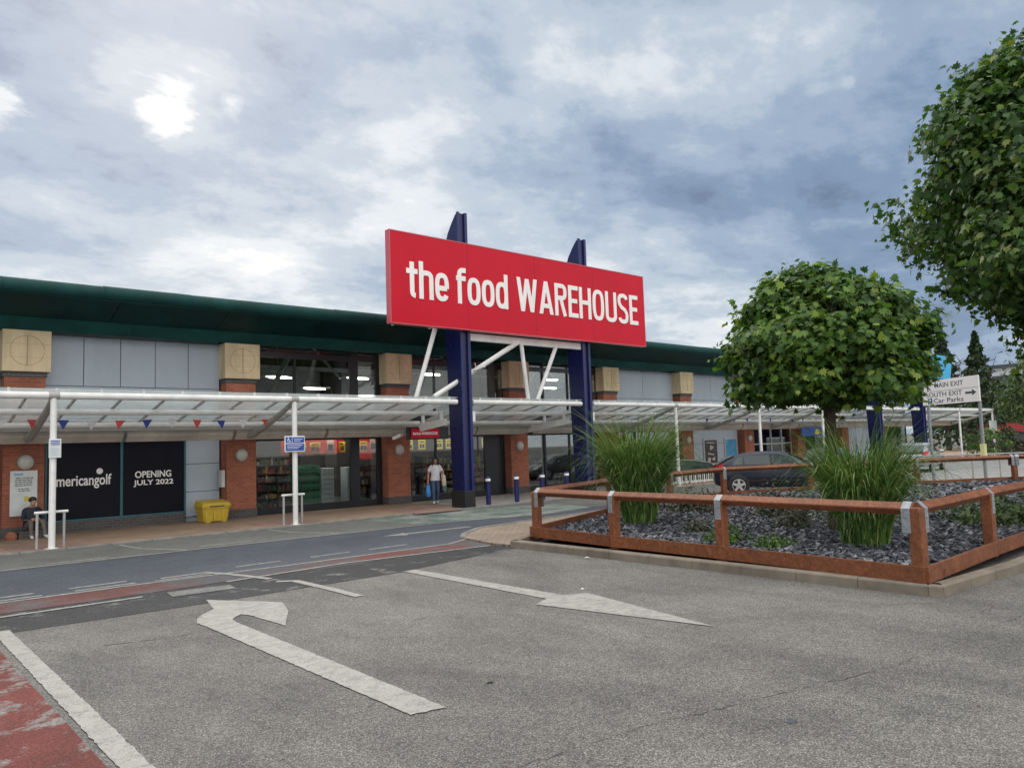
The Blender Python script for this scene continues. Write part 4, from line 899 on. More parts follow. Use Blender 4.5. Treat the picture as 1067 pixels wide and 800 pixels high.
def post_sign(kind, x, label):
    t = thing('post_sign', label, 'sign', (x, 20.12, 2.1), 'small signs fixed to canopy posts')
    if kind == 0:
        m = MB(); m.cbox(x-.125, x+.125, 20.085, 20.12, 2.10, 2.53, .008); m.build('plate', 'poster_white', t)
        m = MB(); rnd = random.Random(4)
        for i in range(3): m.box(x-.09, x+.09, 20.081, 20.086, 2.47-i*.04, 2.49-i*.04)
        m.build('print', 'sign_blue', t)
        m = MB()
        for i in range(4): m.box(x-.09, x+.09-rnd.uniform(0, .06), 20.081, 20.086, 2.30-i*.045, 2.308-i*.045)
        m.build('print', 'letter_blue', t)
    else:
        m = MB(); m.cbox(x-.30, x+.30, 20.085, 20.12, 2.06, 2.50, .008); m.build('plate', 'poster_white', t)
        m = MB(); m.box(x-.07, x+.27, 20.079, 20.086, 2.31, 2.46); m.box(x-.27, x-.09, 20.079, 20.086, 2.31, 2.47); m.box(x-.27, x+.27, 20.079, 20.086, 2.09, 2.28); m.build('print', 'sign_blue', t)
        m = MB(); cx, cz = x-.185, 2.375     # wheelchair symbol
        m.torus((cx, 20.078, cz), (0, 1, 0), .038, .007, 16, 5, .3, 5.2); m.beam((cx-.015, 20.078, cz+.07), (cx-.005, 20.078, cz+.005), .004, .014, (1, 0, 0)); m.beam((cx-.005, 20.078, cz+.008), (cx+.035, 20.078, cz+.004), .004, .012); m.beam((cx+.035, 20.078, cz+.004), (cx+.055, 20.078, cz-.05), .004, .012, (1, 0, 0)); m.lathe((cx-.018, 20.08, cz+.083), (0, -1, 0), [(0, 0), (.013, 0), (.013, .004), (0, .004)], 10)
        for i, (a, b) in enumerate(((-.03, .22), (-.03, .16))): m.box(x+a, x+b, 20.074, 20.0795, 2.40-i*.05, 2.415-i*.05)
        for i in range(3): m.box(x-.23, x+.22-.06*i, 20.074, 20.0795, 2.235-i*.045, 2.247-i*.045)
        m.build('print', 'letter_white', t)
post_sign(0, 3.79, 'small white sign on the canopy post beside the seated man'); post_sign(1, 9.63, 'white and blue disabled parking sign on the canopy post')
def hoop(x, label):
    t = thing('barrier_hoop', label, 'barrier', (x, 20.25, PZ), 'grey rail hoops around canopy posts')
    y = 20.34
    m = MB(); m.tube([(x-.30, y, PZ), (x-.30, y, .84)], .03, 10); m.build('leg', 'grey_steel', t, True)
    m = MB(); m.tube([(x+.24, y, PZ), (x+.24, y, .84)], .03, 10); m.build('leg', 'grey_steel', t, True)
    m = MB(); m.tube([(x-.36, y, .865), (x+.32, y, .865)], .032, 10); m.build('rail', 'white_steel', t, True)
    return t
hoop(3.80, 'grey rail hoop at the foot of the canopy post by the seated man'); hoop(9.70, 'grey rail hoop at the foot of the canopy post with the blue sign')

def grit_bin():
    x0, x1, y0, y1 = 8.22, 9.06, 23.25, 23.95
    t = thing('grit_bin', 'yellow plastic grit bin with a sloping lid against the grey wall', 'grit bin', (8.64, 23.6, PZ))
    def ring(z, k): return [(x, y, z) for x, y in ((x0+k+.04, y0+k), (x1-k-.04, y0+k), (x1-k, y0+k+.04), (x1-k, y1-k-.04), (x1-k-.04, y1-k), (x0+k+.04, y1-k), (x0+k, y1-k-.04), (x0+k, y0+k+.04))]
    m = MB(); m.loft([ring(PZ+.03, .07), ring(.44, .02), ring(.455, .0), ring(.50, .0)])
    for x in (8.34, 8.58, 8.84): m.box(x-.03, x+.03, y0+.015, y0+.06, .12, .42)
    m.box(x0+.12, x0+.24, y0+.05, y1-.05, PZ-.01, PZ+.05); m.box(x1-.24, x1-.12, y0+.05, y1-.05, PZ-.01, PZ+.05); m.build('tub', 'bin_yellow', t)
    m = MB(); a = ring(.505, -.02); m.loft([a, [(p[0], p[1], .55) for p in a], [(p[0]*.9+8.64*.1, p[1]*.85+23.7*.15, .66+(p[1]-23.6)*.10) for p in a]]); l_ = m.build('lid', 'bin_yellow', t)
    m = MB(); m.box(8.42, 8.86, y0-.027, y0-.018, .512, .545); m.build('lid_label', 'ink', l_)
grit_bin()
m = MB(); m.cbox(9.06, 9.17, 23.98, 24.26, 1.05, 1.57, .012); m.box(9.05, 9.061, 24.1, 24.14, 1.28, 1.34)
tag(m.build('meter_box', 'box_white', loc=(9.1, 24.1, 1.05)), 'white meter box on the side of the brick pillar above the yellow bin', 'meter box')

def bollards():
    first = None
    for i, (x, lab) in enumerate(((16.80, 'navy bollard nearest the left navy pylon'), (18.10, 'navy bollard second from the left navy pylon'), (19.36, 'navy bollard in front of the shop windows, third from the left navy pylon'), (20.62, 'navy bollard nearest the right navy pylon'))):
        if first is None:
            t = thing('bollard', lab, 'bollard', (x, 20.4, PZ), 'navy bollards outside the shop'); first = t
            m = MB(); m.lathe((x, 20.4, PZ-.02), (0, 0, 1), [(0, 0), (.085, 0), (.085, .84), (0, .84)], 16); m.build('shaft', 'navy_edge', t, True)
            m = MB(); m.lathe((x, 20.4, PZ+.80), (0, 0, 1), [(.088, 0), (.092, .01), (.092, .075), (.088, .085)], 16); m.build('band', 'letter_white', t, True)
            m = MB(); m.lathe((x, 20.4, PZ+.885), (0, 0, 1), [(.086, 0), (.08, .035), (.05, .065), (0, .075)], 16); m.build('cap', 'navy_edge', t, True)
        else: c = copy_tree(first); c.location.x = x; c['label'] = lab
bollards()
def flood(x, y, z, label):
    t = thing('floodlight', label, 'floodlight', (x, y, z))
    m = MB(); m.beam((x-.02, y-.05, z-.10), (x+.16, y-.30, z+.02), .22, .10); m.build('lamp_head', 'white_steel', t)
    m = MB(); m.beam((x, y, z+.14), (x, y-.08, z-.08), .03, .03, (1, 0, 0)); m.build('bracket', 'grey_steel', t)
flood(14.9, 23.3, 2.52, 'small white floodlight under the canopy edge by the shop door')
flood(16.3, 20.3, 4.74, 'small white floodlight on the right face of the left navy pylon')

def bunting(xa, xb, y, z, cols, label, group):
    t = thing('bunting', label, 'bunting', (xa, y, z), group)
    n_ = len(cols); P = []
    for i in range(n_*3+1):
        u = i/(n_*3); P.append((xa+(xb-xa)*u, y, z-.03*math.sin(u*math.pi*4)**2))
    m = MB(); m.tube(P, .005, 5); m.build('cord', 'letter_white', t)
    rnd = random.Random(8)
    for i, c in enumerate(cols):
        x = xa+(xb-xa)*(i+.5)/n_; z_ = z-.03*math.sin((i+.5)/n_*math.pi*4)**2; w = .13; s_ = rnd.uniform(-.06, .06); d = rnd.uniform(-.05, .05)
        m = MB(); m.prism([(x-w, y, z_), (x+w, y, z_), (x+s_, y+d, z_-.25)], (0, .004, 0)); m.build('pennant', c, t)
r_, b_, w_, p_ = 'pennant_red', 'pennant_blue', 'pennant_white', 'pennant_pink'
bunting(-2.6, 9.9, 21.9, 3.06, [r_, b_, w_, r_, b_, w_, p_, b_, w_, r_, b_, w_, r_, b_, w_, r_, b_, w_, r_][:19], 'string of red, white and blue pennants hanging under the canopy above the dark window', 'bunting under the canopy')
bunting(31.5, 45.5, 21.9, 3.06, [b_, w_, b_, b_, w_, b_, w_, b_, b_, w_, b_, w_], 'string of mostly blue pennants hanging under the canopy behind the blue car', 'bunting under the canopy')

# posters on the grey wall
def wall_poster(x0, x1, label, art, extra):
    t = thing('wall_poster', label, 'poster', ((x0+x1)/2, WALL_Y-.02, .62), 'posters on the grey wall behind the blue car')
    m = MB(); m.box(x0, x1, WALL_Y-.045, WALL_Y-.012, .62, 2.08); m.build('frame', 'frame_pale', t)
    m = MB(); m.box(x0+.1, x1-.1, WALL_Y-.052, WALL_Y-.046, .74, 1.98); m.build('sheet', art, t)
    m = MB()
    for p in extra[1]: m.prism([(x0+u, WALL_Y-.053, z) for u, z in p], (0, -.003, 0))
    m.build('picture', extra[0], t)
wall_poster(35.15, 36.5, 'framed dark poster on the grey wall, left of the blue poster', 'art_dark', ('art_cream', [[(.30, .82), (.55, .80), (.62, 1.0), (.40, 1.06)], [(.66, .95), (.98, .85), (1.02, 1.10)], [(.35, 1.22), (.92, 1.16), (.96, 1.22), (.36, 1.30)], [(.55, 1.5), (.72, 1.44), (.95, 1.62), (.6, 1.72)], [(.28, 1.82), (1.02, 1.80), (1.02, 1.86), (.28, 1.88)]]))
wall_poster(37.15, 38.4, 'bright blue and green poster on the grey wall, right of the dark poster', 'art_blue', ('art_green', [[(.1, .74), (1.15, .74), (1.15, 1.0), (.8, 1.12), (.4, 1.02), (.1, 1.1)]]))
def fascia_letters():
    t = thing('shop_letters', 'pale blue sign letters above the canopy, half hidden by the round tree', 'sign letters', (42, 24.2, 3.7))
    for pts in ([(40.75, 3.72), (41.35, 3.72), (41.3, 4.5), (41.15, 5.1), (40.95, 4.5)], [(41.45, 3.72), (42.55, 3.72), (42.2, 4.9), (41.8, 4.9)], [(42.75, 3.72), (43.5, 3.72), (43.55, 5.1), (42.85, 5.1)]):
        m = MB(); m.prism([(x, 24.10, z) for x, z in pts], (0, .08, 0)); m.build('letter', 'letter_blue', t)
fascia_letters()
def blue_shop_board():
    t = thing('shop_board', 'blue shop board with a yellow mark under the canopy behind the grass', 'sign', (44.5, 23.2, 2.3))
    m = MB(); m.cbox(43.3, 47.3, 23.0, 23.06, 2.02, 2.55, .01); m.build('board', 'sign_blue', t)
    m = MB(); m.prism([(44.8, 22.995, 2.15), (45.2, 22.995, 2.1), (45.6, 22.995, 2.2), (45.3, 22.995, 2.45), (45.0, 22.995, 2.42)], (0, -.004, 0)); m.build('mark', 'poster_yellow', t)
blue_shop_board()

# toast-rack cycle stand under the canopy
def cycle_rack():
    t = thing('cycle_rack', 'low steel cycle rack of close-set hoops on the pavement behind the left grass', 'cycle rack', (29.5, 21.4, PZ))
    x = 27.2
    for k in range(14):
        m = MB(); m.tube([(x, 21.0, PZ), (x, 21.0, .45), (x, 21.08, .55), (x, 21.5, .55), (x, 21.58, .45), (x, 21.58, PZ)], .022, 8); m.build('hoop', 'white_steel', t, True); x += .34
    m = MB(); m.tube([(27.1, 20.98, .12), (31.8, 20.98, .12)], .02, 8); m.tube([(27.1, 21.6, .12), (31.8, 21.6, .12)], .02, 8); m.build('rail', 'white_steel', t, True)
    m = MB(); m.cbox(32.0, 32.6, 21.1, 21.6, PZ, .75, .02); tag(m.build('litter_bin', 'black_paint', loc=(32.3, 21.3, PZ)), 'black square litter bin at the end of the cycle rack', 'litter bin')
    o = thing('rack_hood', 'low dark green curved hood standing behind the cycle rack', 'shelter', (29.3, 22.6, PZ))
    m = MB(); P = [(26.8, .05), (26.9, .55), (27.4, .86), (28.4, 1.02), (29.8, 1.08), (31.2, 1.0), (32.4, .85), (32.8, .6), (32.9, .05)]
    m.loft([[(x, 22.1, z+.02) for x, z in P], [(x, 22.6, z+.12) for x, z in P], [(x, 23.0, z+.08) for x, z in P]], caps=True); m.build('hood', 'hood_green', o, True)
    m = MB(); m.tube([(x, 22.08, z+.03) for x, z in P], .025, 6); m.build('edge_tube', 'grey_steel', o, True)
cycle_rack()

# guard railing at the road beyond the planter
def guard_rail():
    t = thing('guard_railing', 'grey steel guard railing on the kerb beyond the timber fence, under the directional sign', 'railing', (34, 9.5, .045))
    A, B = Vector((31.2, 12.0, .045)), Vector((37.6, 7.3, .045)); d = B-A; n_ = 7
    for k in range(n_+1):
        p = A+d*k/n_; m = MB(); m.tube([p, p+Vector((0, 0, 1.06))], .032, 8); m.build('upright', 'grey_steel', t, True)
    for z in (.82, 1.04):
        m = MB(); m.tube([A+Vector((0, 0, z)), B+Vector((0, 0, z))], .028, 8); m.build('rail', 'galvanised', t, True)
guard_rail()

# ================================================================== INSIDE THE FOOD SHOP
def shop_inside():
    L_ = [(12.3, 27.0, 4.86), (14.75, 29.0, 4.66), (15.55, 26.9, 4.92), (19.2, 27.0, 5.22), (17.0, 28.9, 4.4), (25.5, 26.1, 5.10), (25.3, 26.0, 4.70), (22.6, 29.5, 4.5), (12.6, 29.6, 2.9), (17.6, 29.5, 2.9), (21.0, 29.5, 2.9), (18.6, 29.9, 4.9)]+[(x, 25.15, 2.98) for x in (11.4, 12.6, 13.5, 14.6, 16.8, 18.2, 19.6, 23.2, 25.6)]  # row just inside the glass: extra lights added there to brighten the posters
    first = None
    for x, y, z in L_:
        if first is None:
            t = thing('strip_light', 'lit twin-tube strip light hanging inside the food shop', 'strip light', (x, y, z), 'strip lights inside the food shop'); first = t
            m = MB(); m.box(x-.50, x+.35, y-.20, y-.13, z-.025, z); m.box(x-.25, x+.60, y+.13, y+.20, z-.025, z); m.build('tube', 'tube_light', t)
            m = MB(); m.box(x-.55, x+.65, y-.22, y+.22, z+.004, z+.05); h = m.build('tray', 'white_steel', t)
            m = MB(); m.tube([(x, y, z+.05), (x, y, z+1.3)], .008, 5); m.build('hanger', 'grey_steel', t)
        else: c = copy_tree(first); c.location = (x, y, z)
    # red banner with yellow price posters behind the glass
    m = MB(); m.face([(11.35, 24.73, 1.98), (13.72, 24.73, 1.98), (13.72, 24.73, 2.46), (11.35, 24.73, 2.46)])
    tag(m.build('window_banner', 'paper_red', loc=(12.5, 24.7, 2.0)), 'red banner behind the shop window near the disabled parking sign', 'banner')
    m = MB(); m.face([(14.2, 24.73, 1.72), (14.9, 24.73, 1.72), (14.9, 24.73, 2.46), (14.2, 24.73, 2.46)])
    tag(m.build('window_banner', 'paper_red', loc=(14.5, 24.7, 2.0)), 'red banner behind the narrow window pane left of the third brick pillar', 'banner')
    P = [(11.45, .34, 'in the first shop window, leftmost'), (12.35, .40, 'in the first shop window, above the green crates'), (13.45, .26, 'in the first shop window, by the dark mullion'), (14.28, .34, 'in the narrow pane right of the dark mullion'), (16.25, .36, 'by the shop door, above left of the walking woman'), (17.65, .36, 'above the walking woman, left of a pair'), (18.15, .34, 'above the walking woman, right of a pair'), (11.95, .26, 'in the first shop window, second from the left'), (16.85, .34, 'by the shop door, between the hanging sign and the woman'), (20.0, .34, 'just right of the left navy pylon')]
    for x, w, lab in P:
        t = thing('price_poster', 'yellow price poster '+lab, 'poster', (x+w/2, 24.62, 2.0), 'yellow price posters in the shop windows')
        m = MB(); m.face([(x, 24.60, 2.0), (x+w, 24.60, 2.0), (x+w, 24.60, 2.38), (x, 24.60, 2.38)]); m.build('sheet', 'paper_yellow', t)
        m = MB(); m.box(x+.07, x+w*.45, 24.594, 24.599, 2.07, 2.21); m.box(x+w*.55, x+w-.06, 24.594, 24.599, 2.07, 2.21); m.box(x+.06, x+w-.08, 24.594, 24.599, 2.28, 2.32); m.build('print', 'poster_red' if int(x*10) % 2 else 'ink', t)
    for x, lab in ((13.0, 'white poster in the first shop window, between two yellow ones'), (14.72, 'white poster at the right edge of the first shop window')):
        m = MB(); m.face([(x, 24.6, 1.95), (x+.26, 24.6, 1.95), (x+.26, 24.6, 2.44), (x, 24.6, 2.44)]); m.m = 1; m.face([(x+.04, 24.594, 2.08), (x+.22, 24.594, 2.08), (x+.22, 24.594, 2.3), (x+.04, 24.594, 2.3)])
        tag(m.build('window_poster', ['paper_cream', 'art_dark'], loc=(x+.13, 24.6, 1.95)), lab, 'poster')
    # crates, cold cabinets, racks
    pos = 0
    ords = ('bottom', 'second', 'third', 'fourth', 'top')
    for k in range(5):
        z = PZ+.22+k*.265
        t = thing('plastic_crate', f'green plastic crate, {ords[k]} one of the stack inside the shop window', 'crate', (12.6, 25.5, z), 'green crates stacked inside the shop window')
        m = MB(); x0, x1, y0, y1 = 12.15, 13.02, 25.2, 25.75
        m.box(x0, x1, y0, y0+.02, z+.02, z+.14); m.box(x0, x1, y0, y0+.02, z+.20, z+.255); m.box(x0, x1, y1-.02, y1, z+.02, z+.255); m.box(x0, x0+.02, y0+.02, y1-.02, z+.02, z+.255); m.box(x1-.02, x1, y0+.02, y1-.02, z+.02, z+.255); m.box(x0, x1, y0, y1, z, z+.019)
        for q in range(6): m.box(x0+.02+q*.165, x0+.05+q*.165, y0+.002, y0+.018, z+.14, z+.20)
        m.build('basket', 'crate_green', t)
    for x0, x1, lab in ((13.05, 13.52, 'white slatted cabinet beside the green crates'), (14.05, 14.42, 'white slatted cabinet right of the dark mullion in the shop window')):
        t = thing('display_cabinet', lab, 'cabinet', ((x0+x1)/2, 25.3, PZ))
        m = MB(); m.cbox(x0, x1, 25.1, 25.6, PZ, 1.46, .01); c = m.build('body', 'fridge_white', t)
        m = MB()
        for k in range(7): m.box(x0+.02, x1-.02, 25.092, 25.099, .20+k*.17, .215+k*.17)
        m.build('slat', 'ink', c)
    rnd = random.Random(6)
    def rack(x0, x1, y0, y1, h, label, lev=5, mat='frame_dark'):
        t = thing('shelf_rack', label, 'shelving', ((x0+x1)/2, (y0+y1)/2, PZ), 'stocked racks inside the food shop')
        m = MB(); m.box(x0, x0+.04, y0, y1, PZ, h); m.box(x1-.04, x1, y0, y1, PZ, h)
        for k in range(lev+1): z = PZ+.08+(h-.12)*k/lev; m.box(x0+.04, x1-.04, y0, y1, z-.015, z+.015)
        m.box(x0+.04, x1-.04, y1-.02, y1-.001, PZ+.1, h-.06); m.build('frame', mat, t)
        m = MB(); dz = (h-.12)/lev
        for k in range(lev):
            x = x0+.06; z = PZ+.098+dz*k
            while x < x1-.12:
                w = rnd.uniform(.04, .11); hh = rnd.uniform(.35, .85)*dz; m.box(x, min(x+w, x1-.05), y0+.02, y1-.06, z, z+hh); x += w+.012
        m.build('goods', 'goods', t)
    rack(14.5, 15.05, 25.1, 25.6, 1.75, 'stocked dark rack at the right end of the first shop window')
    rack(11.2, 12.0, 26.4, 26.9, 1.6, 'stocked dark rack left of the green crates in the shop window')
    rack(16.3, 17.6, 26.2, 26.8, 1.5, 'stocked rack inside the shop door, left of the walking woman')
    rack(18.0, 19.6, 26.0, 26.6, 1.7, 'stocked rack inside the shop, between the walking woman and the navy pylon')
    rack(20.3, 22.2, 27.0, 27.6, 1.7, 'stocked rack inside the shop, just right of the left navy pylon')
    rack(10.0, 14.6, 29.9, 30.4, 1.9, 'long stocked rack deep inside the shop behind the green crates')
    rack(23.0, 26.5, 28.0, 28.6, 1.7, 'stocked rack in the shop window between the right navy pylon and the fourth brick pillar')
shop_inside()

# ================================================================== CARS
def make_car():
    L0 = 4.35
    t = thing('parked_car', 'dark blue parked hatchback seen from its right side behind the timber fence', 'car', (0, 0, 0), 'cars parked beyond the planter')
    # x forward (0 = rear bumper), y right = -Y
    st = [  # x, z under, z belt/top of lower body, half width low, half width belt
        (0.0, .42, .74, .55, .55), (.05, .34, .84, .70, .70), (.22, .28, .98, .83, .80), (.60, .26, 1.00, .885, .855), (1.2, .24, .985, .905, .875), (2.2, .22, .955, .910, .88), (3.0, .22, .93, .905, .865),
        (3.35, .23, .90, .895, .84), (3.75, .25, .83, .87, .80), (4.1, .28, .72, .80, .72), (4.28, .32, .62, .66, .60), (4.35, .40, .54, .50, .48)]
    rings = []
    for x, zu, zb, wl, wb in st:
        h = zb-zu
        rings.append([(x, -wl*.86, zu), (x, -wl, zu+h*.22), (x, -wl*1.005, zu+h*.5), (x, -(wl+wb)/2-.01, zu+h*.78), (x, -wb*.97, zb-.012), (x, -wb*.55, zb+.022), (x, 0, zb+.03),
                      (x, wb*.55, zb+.022), (x, wb*.97, zb-.012), (x, (wl+wb)/2+.01, zu+h*.78), (x, wl*1.005, zu+h*.5), (x, wl, zu+h*.22), (x, wl*.86, zu)])
    m = MB(); m.loft(rings); m.build('body', 'car_blue', t, True)
    cab = [(.10, 1.0, 1.02, .70, .69), (.42, .99, 1.22, .79, .67), (.75, .985, 1.355, .83, .66), (1.15, .98, 1.435, .845, .67), (1.7, .97, 1.47, .85, .68), (2.2, .96, 1.455, .85, .68), (2.6, .95, 1.375, .845, .67), (3.0, .93, 1.17, .835, .67), (3.38, .90, .93, .80, .70)]
    m = MB(); m.loft([[(x, -wb, zb-.04), (x, -wb*.985, zb+.02), (x, -wt-.03, zt-.07), (x, -wt+.06, zt-.012), (x, 0, zt+.012), (x, wt-.06, zt-.012), (x, wt+.03, zt-.07), (x, wb*.985, zb+.02), (x, wb, zb-.04)] for x, zb, zt, wb, wt in cab]); m.build('cabin', 'car_blue', t, True)
    def side(x, f, s):          # point on the cabin's side at fraction f of its height
        for a, b in zip(cab, cab[1:]):
            if a[0] <= x <= b[0]:
                u = (x-a[0])/(b[0]-a[0]); zb, zt, wb, wt = [a[i]+(b[i]-a[i])*u for i in range(1, 5)]
                y0, z0, y1, z1 = wb*.985, zb+.02, wt+.03, zt-.07
                return (x, s*(y0+(y1-y0)*f+.007), z0+(z1-z0)*f)
    for s in (-1, 1):
        for xs in ([.62, .8, .98], [1.04, 1.4, 1.9], [1.97, 2.3, 2.62, 2.95]):
            m = MB()
            for a, b in zip(xs, xs[1:]):
                lo, hi = (.10, .93); q = [side(a, lo, s), side(b, lo, s), side(b, hi, s), side(a, hi, s)]
                if xs[0] == .62 and a == .62: q = [side(a, lo, s), side(b, lo, s), side(b, hi, s), side(a+.06, .5, s)]
                m.prism(q, (0, s*.004, 0))
            m.build('side_window', 'car_glass', t)
        m = MB(); m.beam((.5, s*.925, .50), (3.7, s*.925, .46), .012, .05); m.build('side_moulding', 'black_paint', t)
        m = MB(); m.prism([(.02, s*.60, .80), (.10, s*.76, .80), (.26, s*.835, .98), (.30, s*.80, 1.08), (.12, s*.70, 1.04), (.04, s*.62, .98)], (.02, s*.03, .0)); m.build('tail_light', 'lamp_red', t)
        m = MB(); m.prism([(4.12, s*.74, .60), (4.25, s*.62, .62), (4.12, s*.60, .74), (3.85, s*.72, .80), (3.78, s*.80, .78)], (.03, s*.01, .02)); m.build('headlight', 'lamp_clear', t)
        m = MB(); m.lathe((2.72, s*.92, 1.0), (0, s, 0), [(.04, 0), (.09, .03), (.09, .15), (.05, .2)], 10); m.build('wing_mirror', 'car_blue', t, True)
        for xw in (.80, 3.42):
            m = MB(); m.lathe((xw, s*.845, .315), (0, s, 0), [(0, 0), (.365, 0), (.37, .075), (.35, .082), (0, .082)], 28); m.build('wheel_arch', 'black_paint', t, True)
            m = MB(); m.lathe((xw, s*.76, .315), (0, s, 0), [(.20, 0), (.30, .0), (.315, .03), (.315, .15), (.30, .178), (.21, .182)], 30); wh = m.build('wheel', 'rubber', t, True)
            m = MB(); m.lathe((xw, s*.80, .315), (0, s, 0), [(.215, .10), (.225, .145), (.205, .148), (.195, .10)], 30)
            for k in range(5):
                a = k*1.2566+.3; c, d = math.cos(a), math.sin(a)
                m.prism([(xw+c*.03-d*.05, s*.935, .315+d*.03+c*.05), (xw+c*.205-d*.035, s*.935, .315+d*.205+c*.035), (xw+c*.205+d*.035, s*.935, .315+d*.205-c*.035), (xw+c*.03+d*.05, s*.935, .315+d*.03-c*.05)], (0, s*.014, 0))
            m.lathe((xw, s*.93, .315), (0, s, 0), [(0, 0), (.055, 0), (.05, .03), (0, .03)], 14); m.build('rim', 'alloy', wh, False)
    m = MB()
    for xs in ((.13, .40, .70),):
        q = []
        for x in xs:
            for a, b in zip(cab, cab[1:]):
                if a[0] <= x <= b[0]: u = (x-a[0])/(b[0]-a[0]); q.append((x, a[4]+(b[4]-a[4])*u-.05, a[2]+(b[2]-a[2])*u))
        for a, b in zip(q, q[1:]): m.prism([(a[0], -a[1], a[2]+.012), (b[0], -b[1], b[2]+.012), (b[0], b[1], b[2]+.012), (a[0], a[1], a[2]+.012)], (-.01, 0, .012))
    m.build('rear_window', 'car_glass', t)
    m = MB(); q = []
    for x in (2.58, 2.78, 3.0, 3.3):
        for a, b in zip(cab, cab[1:]):
            if a[0] <= x <= b[0]: u = (x-a[0])/(b[0]-a[0]); q.append((x, a[4]+(b[4]-a[4])*u-.04, a[2]+(b[2]-a[2])*u)); break
    for a, b in zip(q, q[1:]): m.prism([(a[0], -a[1], a[2]+.012), (b[0], -b[1], b[2]+.012), (b[0], b[1], b[2]+.012), (a[0], a[1], a[2]+.012)], (.01, 0, .012))
    m.build('windscreen', 'car_glass', t)
    m = MB(); m.box(-.012, .02, -.26, .26, .60, .71); m.build('number_plate', 'poster_yellow', t)
    return t
car = make_car()
def place_car(o, x, y, deg, wheel_x=.80, side=-.92):
    a = R(deg); o.rotation_euler = (0, 0, a)
    o.location = (x-(wheel_x*math.cos(a)-side*math.sin(a)), y-(wheel_x*math.sin(a)+side*math.cos(a)), .0+.004)
def recolour(o, mat):
    for ch in o.children:
        if ch.data and ch.data.materials and ch.data.materials[0].name == 'car_blue':
            ch.data = ch.data.copy(); ch.data.materials[0] = MATS[mat]
place_car(car, 23.95, 15.2, -53)
for o in [car]: o.location.z = .045
c2 = copy_tree(car); recolour(c2, 'car_grey'); c2['label'] = 'dark grey parked car whose windscreen shows behind the roof of the blue hatchback'; place_car(c2, 33.4, 17.4, -165); c2.location.z = .006
c3 = copy_tree(car); recolour(c3, 'car_silver'); c3['label'] = 'silver parked car with red tail lights behind the right tall grass'; place_car(c3, 41.6, 15.2, 10); c3.location.z = .012

